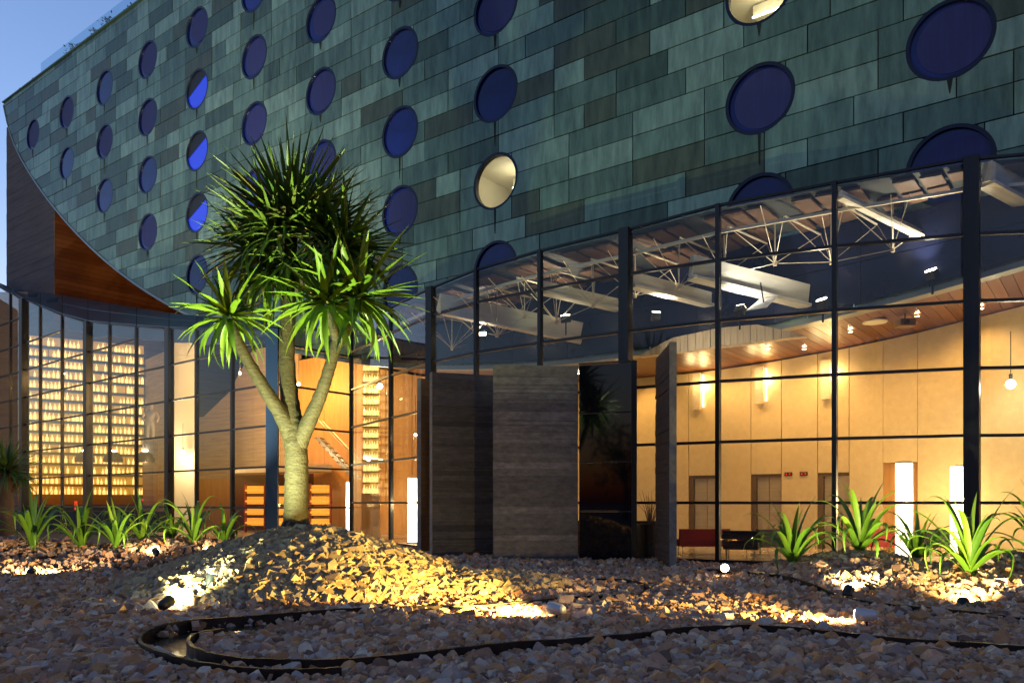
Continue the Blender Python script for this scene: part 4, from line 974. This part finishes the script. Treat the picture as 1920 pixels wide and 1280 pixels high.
# channel and edging curves (plan polylines from the photo's ground points)
def smooth(pts, k=10):
    out = []; P = [pts[0]] + list(pts) + [pts[-1]]
    for i in range(1, len(P) - 2):
        for j in range(k):
            t = j / k; p0, p1, p2, p3 = [np.array(P[i + q]) for q in (-1, 0, 1, 2)]
            out.append(tuple(.5 * (2*p1 + (p2-p0)*t + (2*p0-5*p1+4*p2-p3)*t*t + (3*p1-p0-3*p2+p3)*t**3)))
    out.append(tuple(pts[-1])); return out
def G(*pp): return [tuple(gnd(x_, y_ + 4)[:2]) for x_, y_ in pp]
EDG = {
 'front': G((2300, 1262), (1920, 1228), (1700, 1209), (1480, 1193), (1300, 1194), (1150, 1206), (1000, 1222), (820, 1239), (640, 1251), (480, 1255), (400, 1249), (362, 1233), (354, 1213), (372, 1199), (420, 1190)),
 'loop': G((640, 1262), (500, 1268), (380, 1262), (300, 1243), (262, 1216), (275, 1196), (330, 1180), (420, 1168), (560, 1158), (700, 1152), (850, 1146), (960, 1138), (1060, 1131), (1140, 1124), (1195, 1114), (1216, 1106), (1190, 1097), (1130, 1090), (1050, 1088), (960, 1086)),
 'right': G((2300, 1215), (1920, 1168), (1760, 1152), (1640, 1135), (1540, 1116), (1460, 1102), (1390, 1090), (1300, 1080)),
 'left': G((-300, 1119), (-100, 1117), (60, 1113), (160, 1112), (250, 1109), (330, 1100))}
EDLB = {'front': 'dark rusty steel edging strip snaking across the front gravel', 'loop': 'rusty steel edging strip looping around the stone mound', 'right': 'dark steel edging strip along the foot of the right hand plant bed', 'left': 'short dark steel edging strip in the left gravel'}
EDC = {k: smooth(v) for k, v in EDG.items()}
allc = np.array([p for v in EDC.values() for p in v])
for k, pts in EDC.items():
    b = MB(); hh = {'front': .13, 'loop': .11, 'right': .10, 'left': .05}[k]; th = .02
    P3 = [Vector((x_ + random.uniform(-.003, .003), y_ + random.uniform(-.003, .003), h1(x_, y_) + random.uniform(-.006, .004))) for x_, y_ in pts]
    t = thing('steel_edging', EDLB[k], 'edging', P3[len(P3)//2], 'steel edging strips in the gravel')
    for i in range(len(P3) - 1):
        a, c = P3[i], P3[i+1]; d_ = (c - a); 
        if d_.length < 1e-4: continue
        n0 = (P3[min(i+1, len(P3)-1)] - P3[max(i-1, 0)]); n0 = Vector((-n0.y, n0.x, 0)).normalized() * th
        n1 = (P3[min(i+2, len(P3)-1)] - P3[i]); n1 = Vector((-n1.y, n1.x, 0)).normalized() * th
        lo, hi = Vector((0, 0, -.12)), Vector((0, 0, hh))
        b.hexa([a - n0 + lo, c - n1 + lo, c + n1 + lo, a + n0 + lo, a - n0 + hi, c - n1 + hi, c + n1 + hi, a + n0 + hi])
    b.build('steel_strip', M['edging'], t)
# still water lying in the channel loop
wp = G((300, 1225), (330, 1200), (400, 1186), (410, 1192), (368, 1202), (356, 1216), (372, 1236), (420, 1250), (360, 1250))
def scatter(n, x0, x1, y0, y1): return RNG.uniform(x0, x1, n), RNG.uniform(y0, y1, n)
def in_poly(x, y, poly):
    inside = np.zeros(len(x), bool); j = len(poly) - 1
    for i in range(len(poly)):
        xi, yi = poly[i]; xj, yj = poly[j]
        c = ((yi > y) != (yj > y)) & (x < (xj - xi) * (y - yi) / (yj - yi + 1e-12) + xi); inside ^= c; j = i
    return inside
chan = [p for p in EDC['loop'] if p[1] < 11.2][: 70]
CH_POLY = G((268, 1216), (285, 1196), (340, 1180), (430, 1168), (600, 1158), (600, 1164), (430, 1188), (375, 1198), (353, 1213), (362, 1235), (400, 1250), (480, 1258), (400, 1258), (310, 1240))
b = MB(); b.v = [(x_, y_, -.015) for x_, y_ in CH_POLY]; b.f = [tuple(range(len(CH_POLY)))]; b.m = [0]
props(b.build('water', mat('still_water', (.008, .009, .008), .25, 0, .4)), kind='structure')
DENS = 1.0
def place(xs, ys, szmul=1.0, keep_out=True):
    ok = (np.abs(xs) < .82 * ys + 1.6)
    lob = np.array(LN + [(30, 18.5)]); gl = np.interp(xs, lob[:, 0], lob[:, 1], left=60, right=18.5)
    bn = np.array(BN); gb = np.interp(xs, bn[:, 0], bn[:, 1], left=60, right=60)
    ok &= (ys < np.minimum(gl, np.where(xs < -9.45, gb, 60)) - .15)
    ok &= ~in_poly(xs, ys, CH_POLY)
    for pts in EDC.values():
        q = np.array(pts)[::2]; m_ = np.full(len(xs), 9.0)
        for a in q: m_ = np.minimum(m_, (xs - a[0]) ** 2 + (ys - a[1]) ** 2)
        ok &= m_ > .085 ** 2
    for pxa, pxb, y_ in ((925, 1084, 22.3), (811, 925, 23.4), (1240, 1282, 20.4)):
        ok &= ~((xs > X(pxa, y_)) & (xs < X(pxb, y_)) & (np.abs(ys - y_ - .15) < .16))
    return ok
sets = [('n', 64000, -9, 9, 5.8, 10.5, .125), ('m', 84000, -15, 15, 10.5, 17, .125), ('f', 46000, -26, 20, 17, 30, .125)]
XS, YS = [], []
for _, n, x0, x1, y0, y1, sz in sets:
    a, c = scatter(n, x0, x1, y0, y1); XS.append(a); YS.append(c)
XS, YS = np.concatenate(XS), np.concatenate(YS); ok = place(XS, YS); XS, YS = XS[ok], YS[ok]
HZ = hgt(XS, YS)
on_mound = (hgt(XS, YS) > .09) & (((XS + 3.4) / 5.2) ** 2 + ((YS - 14.4) / 3.2) ** 2 < 1) & (YS > np.interp(XS, [-7, -2.5, 0.6, 2.2], [10.3, 11.5, 12.7, 14.5]))
s_ = RNG.lognormal(-2.56, .34, len(XS)); s_ = np.clip(s_, .045, .19)
zl = HZ - .05 + RNG.uniform(0, .095, len(XS))
chip = (YS < 9.6) & (s_ > .07)
stones('gravel', XS[~on_mound], YS[~on_mound], zl[~on_mound], s_[~on_mound], M['stone'], 'broken tan and grey stones covering the garden ground', .75, chip[~on_mound])
sm = RNG.lognormal(-2.0, .17, on_mound.sum()); sm = np.clip(sm, .08, .22)
stones('stone_mound', XS[on_mound], YS[on_mound], zl[on_mound] + .01, sm, M['mstone'], 'heap of squarish tan stones mounded round the tree', .95, None, .075, .75)

# ------------------------------------------------------------------ plants
def leaf_mesh(name, L_, wd, droop, segs, m, fold=.25, tip=1.0, base_w=.5):
    b = MB(); prev = None; ang = 0; p = Vector((0, 0, 0)); 
    for i in range(segs + 1):
        t = i / segs; wv = wd * (base_w + (1 - base_w) * min(1, t / .3)) * (1 - max(0, (t - .3) / .7) ** 1.6 * tip) + .002
        c = math.cos(ang); s_ = math.sin(ang); up = Vector((s_, 0, c))
        ring = (p + Vector((0, wv / 2, 0)) + up * fold * wv * .5, p, p + Vector((0, -wv / 2, 0)) + up * fold * wv * .5)
        k = len(b.v); b.v += [tuple(q) for q in ring]
        if prev is not None: b.f += [(prev, prev + 1, k + 1, k), (prev + 1, prev + 2, k + 2, k + 1)]; b.m += [0, 0]
        prev = k; ang += droop / segs * (.5 + t); p = p + Vector((math.cos(ang), 0, -math.sin(ang))) * (L_ / segs)
    return b.mesh(name, m, smooth=True)
def aim_matrix(pos, d, roll=0):
    x = Vector(d).normalized(); z = Vector((0, 0, 1)); y = z.cross(x)
    if y.length < 1e-3: y = Vector((0, 1, 0))
    y.normalize(); z = x.cross(y); m = Matrix((x, y, z)).transposed().to_4x4()
    return Matrix.Translation(pos) @ m @ Matrix.Rotation(roll, 4, 'X')
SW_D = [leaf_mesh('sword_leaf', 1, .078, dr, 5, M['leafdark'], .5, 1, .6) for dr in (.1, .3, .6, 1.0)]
SW_L = [leaf_mesh('sword_leaf_lit', 1, .115, dr, 6, M['leaf'], .5, 1, .6) for dr in (.15, .4, .8, 1.5)]  # spotlit lime of the lower crowns put into the leaf colour
def rosette(root, c, n, L0_, L1_, meshes, zmin=-.45, zmax=1.0, axis=(0, 0, 1), budget=None, stuff=None):
    ax = Vector(axis).normalized(); q = Vector((0, 0, 1)).rotation_difference(ax)
    for k in range(n):
        z = zmin + (zmax - zmin) * ((k + .5) / n) ; z = min(.98, z); a = k * 2.39996 + random.uniform(-.25, .25); r_ = math.sqrt(max(0, 1 - z * z))
        d = q @ Vector((r_ * math.cos(a), r_ * math.sin(a), z)); L_ = random.uniform(L0_, L1_)
        i = 0 if z > .6 else (1 if z > .2 else 2) if random.random() < .8 else 3
        mx = aim_matrix(Vector(c) + d * .06, d, random.uniform(-.3, .3)) @ Matrix.Diagonal((L_, 1 + .3 * (L_ - .9), 1, 1))
        if budget[0] > 0: o = link('leaf', meshes[i], root); o.matrix_local = mx; budget[0] -= 1
        else:
            me_ = meshes[i]; i0 = len(stuff.v); 
            stuff.v += [tuple(mx @ v.co) for v in me_.vertices]; stuff.f += [tuple(i0 + w_ for w_ in p.vertices) for p in me_.polygons]; stuff.m += [0] * len(me_.polygons)
TX, TY = X(555, 14.9), 14.9; TZ = h1(TX, TY)
tree = thing('dragon_tree', 'forked dragon tree with sword leaf crowns on the stone mound', 'tree', (TX, TY, TZ - .1))
def tp(px, py, dy=0): y = TY + dy; return Vector((X(px, y) - TX, dy, Z(py, y) - TZ + .1))
tr = MB()
def limb(pts, rad, n, k=7):
    P, Q = [], []
    for i in range(len(pts) - 1):
        a, b_, c, d = pts[max(i-1, 0)], pts[i], pts[i+1], pts[min(i+2, len(pts)-1)]
        for j in range(k):
            t = j / k; P.append(.5 * (2*b_ + (c-a)*t + (2*a-5*b_+4*c-d)*t*t + (3*b_-a-3*c+d)*t**3)); Q.append((rad[i] * (1-t) + rad[i+1] * t) * random.uniform(.95, 1.05))
    P.append(pts[-1]); Q.append(rad[-1]); tr.tube(P, Q, n, wob=.022)
limb([tp(554, 1004), tp(554, 985), tp(555, 950), tp(556, 900), tp(556, 860), tp(553, 828), tp(549, 800, .04), tp(545, 765, .1), tp(539, 700, .2), tp(538, 640, .25), tp(542, 560, .3), tp(545, 470, .35), tp(547, 410, .35)], [.28, .235, .225, .215, .21, .21, .2, .175, .155, .145, .135, .12, .11], 18)
limb([tp(554, 862, .03), tp(548, 828, 0), tp(532, 785, -.06), tp(502, 738, -.15), tp(470, 685, -.25), tp(446, 640, -.3), tp(430, 600, -.35)], [.14, .165, .15, .125, .108, .1, .09], 14)
limb([tp(556, 868, .03), tp(562, 832, -.02), tp(577, 795, -.1), tp(598, 748, -.2), tp(613, 705, -.3), tp(628, 655, -.35), tp(638, 630, -.4)], [.13, .16, .145, .125, .112, .108, .10], 14)
limb([tp(634, 642, -.38), tp(622, 605, -.5), tp(612, 575, -.6)], [.1, .085, .07], 10)
limb([tp(634, 645, -.38), tp(652, 610, -.35), tp(662, 575, -.35)], [.1, .08, .07], 10)
limb([tp(541, 545, .3), tp(505, 500, .25), tp(470, 470, .2)], [.1, .085, .07], 10)
limb([tp(541, 560, .3), tp(590, 500, .2), tp(640, 470, .1)], [.1, .085, .07], 10)
tr.build('trunk', M['bark'], tree, True, local=True)
for k in range(9):
    a = k * .7 + .2; b = MB(); b.tube([Vector((math.cos(a)*.2, math.sin(a)*.2, .32)), Vector((math.cos(a)*.28, math.sin(a)*.28, .15)), Vector((math.cos(a)*.36, math.sin(a)*.36, -.1))], [.035, .045, .04], 7, wob=.1); b.build('aerial_root', M['root'], tree, True, local=True)
bud = [300]; stf = MB(); stfd = MB()
rosette(tree, tp(430, 596, -.35), 54, .9, 1.15, SW_L, -.75, 1, (-.15, -.1, 1), bud, stf)
rosette(tree, tp(611, 570, -.6), 56, 1.0, 1.3, SW_L, -.75, 1, (.05, -.3, 1), bud, stf)
rosette(tree, tp(672, 560, -.35), 64, 1.15, 1.6, SW_L, -.7, 1, (.3, 0, 1), bud, stf)
bud2 = [max(0, bud[0])]
rosette(tree, tp(547, 425, .35), 230, 1.35, 1.95, SW_D, -.25, 1, (.05, -.1, 1), bud2, stfd)
rosette(tree, tp(515, 445, .1), 100, 1.15, 1.6, SW_D, -.4, 1, (-.5, -.15, 1), bud2, stfd)
rosette(tree, tp(600, 445, .2), 110, 1.1, 1.6, SW_D, -.4, 1, (.5, -.15, 1), bud2, stfd)
rosette(tree, tp(466, 470, .2), 60, .9, 1.2, SW_D, -.6, 1, (-.3, 0, 1), bud2, stfd)
rosette(tree, tp(645, 470, .1), 80, 1.0, 1.45, SW_L, -.5, 1, (.4, -.1, 1), [0], stf)
rosette(tree, tp(500, 520, .15), 34, .9, 1.2, SW_L, -.9, .6, (-.2, -.2, 1), [0], stf)
rosette(tree, tp(545, 490, .3), 60, .9, 1.4, SW_D, -.97, .1, (0, 0, 1), bud2, stfd)
if stfd.v: props(stfd.build('crown_foliage', M['leafdark'], tree, local=True), kind='stuff')
if stf.v: props(stf.build('lit_foliage', M['leaf'], tree, local=True), kind='stuff')

STRAP = [leaf_mesh('strap_leaf', 1, .108, dr, 12, M['strap'], .35, 1, .85) for dr in (.7, 1.8, 2.4, 2.9)]
def strap_plant(px, py, y, size, n, lb, seed):
    random.seed(seed); x_ = X(px, y); zb = h1(x_, y)
    t = thing('strap_leaf_plant', lb, 'plant', (x_, y, zb - .03), 'strap leaved plants in the gravel beds')
    n = int(n * .95)
    for k in range(n):
        f = k / n; el = R(86 - 40 * f + random.uniform(-8, 8)); a = k * 2.39996 + random.uniform(-.3, .3)
        d = Vector((math.cos(a) * math.cos(el), math.sin(a) * math.cos(el), math.sin(el))); i = 0 if f < .2 else 1 if f < .45 else 2 if f < .8 else 3
        L_ = 1.62 * size * random.uniform(.8, 1.2) * (1.0 if i else .75); o = link('leaf', STRAP[i], t); o.matrix_local = aim_matrix(d * .04, d, random.uniform(-.25, .25)) @ Matrix.Diagonal((L_, 1 + .15 * (size - 1), 1, 1))
    b = MB(); b.lathe((0, 0, 0), [(.10, -.05), (.09, .08), (.05, .16), (.001, .18)], 10); b.build('bulb_base', M['strap'], t, True, local=True)
PL = [(62, 1022, 20.4, 1.35, 20, 'large bright strap leaved plant at the far left of the row'), (152, 1016, 21.0, 1.25, 20, 'dim strap leaved plant second from the left'),
      (218, 1014, 20.6, 1.15, 20, 'strap leaved plant third from the left below the pendants'), (266, 1006, 21.8, 1.2, 18, 'strap leaved plant fourth from the left, behind the bright ground spot'),
      (322, 1000, 22.8, 1.05, 14, 'shadowy strap leaved plant left of the bright compact one'), (364, 1006, 21.4, 1.1, 18, 'compact bright strap leaved plant by the small ground glow'), (420, 1004, 22.0, .95, 14, 'dull blue green strap leaved plant nearest the mound'),
      (1486, 1040, 15.4, 1.05, 24, 'strap leaved plant at the left end of the right hand bed'), (1612, 1042, 15.2, 1.15, 26, 'strap leaved plant in front of the left glowing lamp'),
      (1722, 1042, 15.4, 1.05, 18, 'darker strap leaved plant between the two glowing lamps'), (1818, 1058, 13.6, 1.2, 28, 'largest strap leaved plant before the thick right mullion'), (1950, 1052, 13.8, 1.1, 20, 'strap leaved plant cut off by the right picture edge')]
for k, q in enumerate(PL): strap_plant(*q, 100 + k)
random.seed(33)
# short palm at the far left
px_, py_ = X(12, 25), 25.0; zb = h1(px_, py_)
palm = thing('short_palm', 'short shaggy palm at the far left edge before the bar', 'palm tree', (px_, py_, zb - .05))
b = MB(); b.tube([(0, 0, 0), (.02, 0, 1.0), (-.02, 0, 2.0), (0, 0, 2.5)], [.24, .2, .2, .24], 12, wob=.06); b.build('trunk', M['palmbark'], palm, True, local=True)
bud3 = [150]; sp = MB(); rosette(palm, (0, 0, 2.55), 130, .8, 1.3, SW_D, -.6, 1, (0, 0, 1), bud3, sp)
for k in range(18):
    a = k * .8; b = MB(); b.tube([(math.cos(a)*.2, math.sin(a)*.2, 1.9 + (k % 4) * .15), (math.cos(a)*.4, math.sin(a)*.4, 2.2 + (k % 4) * .15)], [.04, .015], 5); b.build('old_leaf_base', M['palmbark'], palm, local=True)
# palms behind the camera, seen only as reflections in the glass
def tall_palm(x_, y_, h_, lb):
    t = thing('royal_palm', lb, 'palm tree', (x_, y_, -.05), 'palms standing behind the garden')
    b = MB(); b.tube([(0, 0, 0), (.05, 0, h_*.3), (.1, 0, h_*.7), (.1, 0, h_)], [.2, .17, .15, .12], 10); b.build('trunk', mat('pale_ringed_trunk', (.4, .36, .28), .8, var=.4, vs=1.5, streak=(.5, .5, 9)), t, True, local=True)
    b = MB()
    for k in range(13):
        a = k * 2.4; d = Vector((math.cos(a), math.sin(a), .6 - .09 * (k % 5))).normalized(); p = Vector((.1, 0, h_)); dr = 0
        for j in range(9):
            q = p + d * .32; d = (d - Vector((0, 0, .13))).normalized(); sd_ = Vector((-d.y, d.x, 0)).normalized()
            for s_ in (-1, 1):
                for e in (0, .5): 
                    o_ = p.lerp(q, e); tip_ = o_ + sd_ * s_ * .6 * (1 - (j/9)**2) - Vector((0, 0, .3)) + d * .2; b.quad(o_, o_ + d * .06, tip_ + d * .01, tip_)
            p = q
    b.build('fronds', M['leafdark'], t, local=True)
for x_, y_, h_, lb in ((-3, -7, 10, 'tall palm behind the camera on the left'), (4, -6, 11, 'tall palm behind the camera near the middle'), (8, -9, 12, 'tallest palm behind the camera'), (12, -5, 10, 'tall palm behind the camera on the right'), (19, -7, 11, 'tall palm behind the camera far right'), (-10, -8, 11, 'tall palm behind the camera far left')):
    tall_palm(x_, y_, h_, lb)

# ------------------------------------------------------------------ garden spotlights
def garden_spot(p, aim, pw, lb, col=(1, .72, .30), lens=None, sp=95, up=.16, size=.05, body=None, lr=.055):
    p = Vector(p); p.z = h1(p.x, p.y) + up; aim = Vector(aim); q = (aim - p).normalized()
    t = thing('garden_spotlight', lb, 'spotlight', p - Vector((0, 0, up)), 'spotlights lying in the gravel')
    b = MB(); b.tube([p - q * .24, p - q * .2, p - q * .02, p], [.05, .075, .085, .09], 14); b.build('housing', body or M['steel'], t, True)
    b = MB(); b.tube([p + q * .002, p + q * .014], [lr * 1.2, lr * 1.2], 12); b.build('lens', lens or M['spotlens'], t)
    b = MB(); b.tube([p - q * .12, p - q * .12 - Vector((0, 0, up + .1))], .015, 6); b.build('stake', M['steel'], t)
    lamp('spot_light', 'SPOT', p + q * .05, pw, col, t, size, sp, aim, .7)
T = lambda px, py, y: at(px, py, y)
garden_spot((X(398, 12.3), 12.3, 0), tp(520, 520) + Vector((TX, TY, TZ)), 800, 'lit spotlight at the front left of the stone mound aimed up the tree', (.9, 1, .55), M['spotlensw'], 100, .2)
garden_spot(gnd(1030, 1162), (-3.2, 13.6, .55), 560, 'grey spotlight fixture lying by the middle edging strip, aimed at the mound', (1, .66, .13), None, 92, .2, body=M['spotbody'])
garden_spot((X(318, 11.5), 11.5, 0), (X(440, 13.6), 13.6, .65), 230, 'added second spotlight at the front left of the mound lighting its stones', (.95, 1, .42), M['spotlensw'], 80, .2)  # extra fixture added to brighten the left face of the mound
garden_spot(gnd(1606, 1180), (.6, 13.2, .0), 220, 'grey spotlight fixture lying at the right edging strip, aimed left', (1, .68, .17), None, 96, .2, body=M['spotbody'])
garden_spot((X(290, 19.8), 19.8, 0), (X(230, 22), 22, 2.2), 40, 'bright ground spot before the left plant row', (1, .72, .32), None, 120, .14, lr=.09)
garden_spot((X(396, 20.4), 20.4, 0), (X(370, 22.4), 22.4, 1.6), 24, 'small ground spot near the compact left plant', (1, .72, .32), None, 120, .1)
garden_spot((X(60, 16.9), 16.9, 0), (X(85, 18.8), 18.8, .15), 110, 'ground spot making the round glow at the far left', (1, .74, .38), None, 120, .14)
garden_spot((X(1359, 15.9), 15.9, 0), (X(1380, 12), 13.0, 1.0), 8, 'bright ground spot left of the right hand bed, facing the camera', (1, .84, .40), None, 120, .2, lr=.065)
garden_spot((X(1592, 13.2), 13.2, 0), (X(1640, 15.4), 15.4, 1.3), 120, 'ground spot in the right bed below the middle plant', (1, .80, .34), None, 115, .12)
garden_spot((X(1806, 12.2), 12.2, 0), (X(1816, 13.7), 13.7, 1.3), 110, 'ground spot in the right bed below the largest plant', (1, .80, .34), None, 115, .12)
garden_spot((X(108, 24.6), 24.6, 0), fac(23, 23, 0), 3000, 'ground floodlight behind the second left plant aimed up at the copper wall', (1, .93, .72), None, 50, .16, lr=.1)
garden_spot((X(300, 24.4), 24.4, 0), fac(27, 20, 0), 2000, 'ground floodlight behind the middle of the left plant row aimed up at the copper wall', (1, .93, .72), None, 70, .14, lr=.08)
# trees across the street, behind the camera: dark silhouettes in the glass
def street_tree(x_, y_, h_, lb):
    t = thing('street_tree', lb, 'tree', (x_, y_, -.05), 'trees across the street')
    b = MB(); b.tube([(0, 0, 0), (.1, 0, h_ * .25), (.0, .1, h_ * .55)], [.3, .24, .12], 9, wob=.05)
    for k in range(5): a = k * 1.3; b.tube([(.08, 0, h_ * (.25 + .05 * k)), (math.cos(a) * h_ * .18, math.sin(a) * h_ * .18, h_ * (.5 + .06 * k))], [.12, .04], 6)
    b.build('trunk', M['root'], t, True, local=True); b = MB()
    cl = [(random.gauss(0, h_ * .17), random.gauss(0, h_ * .17), h_ * random.uniform(.38, .92), random.uniform(.7, 1.3)) for _ in range(26)]
    for _ in range(900):
        cx, cy_, cz, r_ = random.choice(cl); c = Vector((cx, cy_, cz)) + Vector((random.gauss(0, 1), random.gauss(0, 1), random.gauss(0, .8))) * r_ * .6
        v = Vector((random.gauss(0, 1), random.gauss(0, 1), random.gauss(0, 1))).normalized(); n_ = v.orthogonal().normalized() * .16; v *= .5
        b.quad(c, c + v * .5 + n_, c + v, c + v * .5 - n_)
    b.build('crown', M['leafdark'], t, local=True)
STL = ['%s street tree behind the camera, %s' % (a, b_) for a, b_ in (('far left', 'beyond the bar end'), ('broad', 'facing the bar at far left'), ('leafy', 'facing the left half of the bar'), ('slim', 'facing the bar shelves'), ('dark', 'facing the short palm'), ('dense', 'facing the pale wall panel'), ('round', 'facing the dragon tree'), ('tall', 'facing the return glass'), ('open', 'facing the concrete slabs'), ('bushy', 'facing the dark glass door'), ('spreading', 'facing the lift doors'), ('high', 'facing the glowing lamps'), ('far right', 'facing the right mullion'), ('last', 'beyond the right picture edge'))]
for k in range(14):
    street_tree(-62 + k * 9.5 + random.uniform(-2, 2), -20 - 5 * (k % 3), random.uniform(9, 14), STL[k])
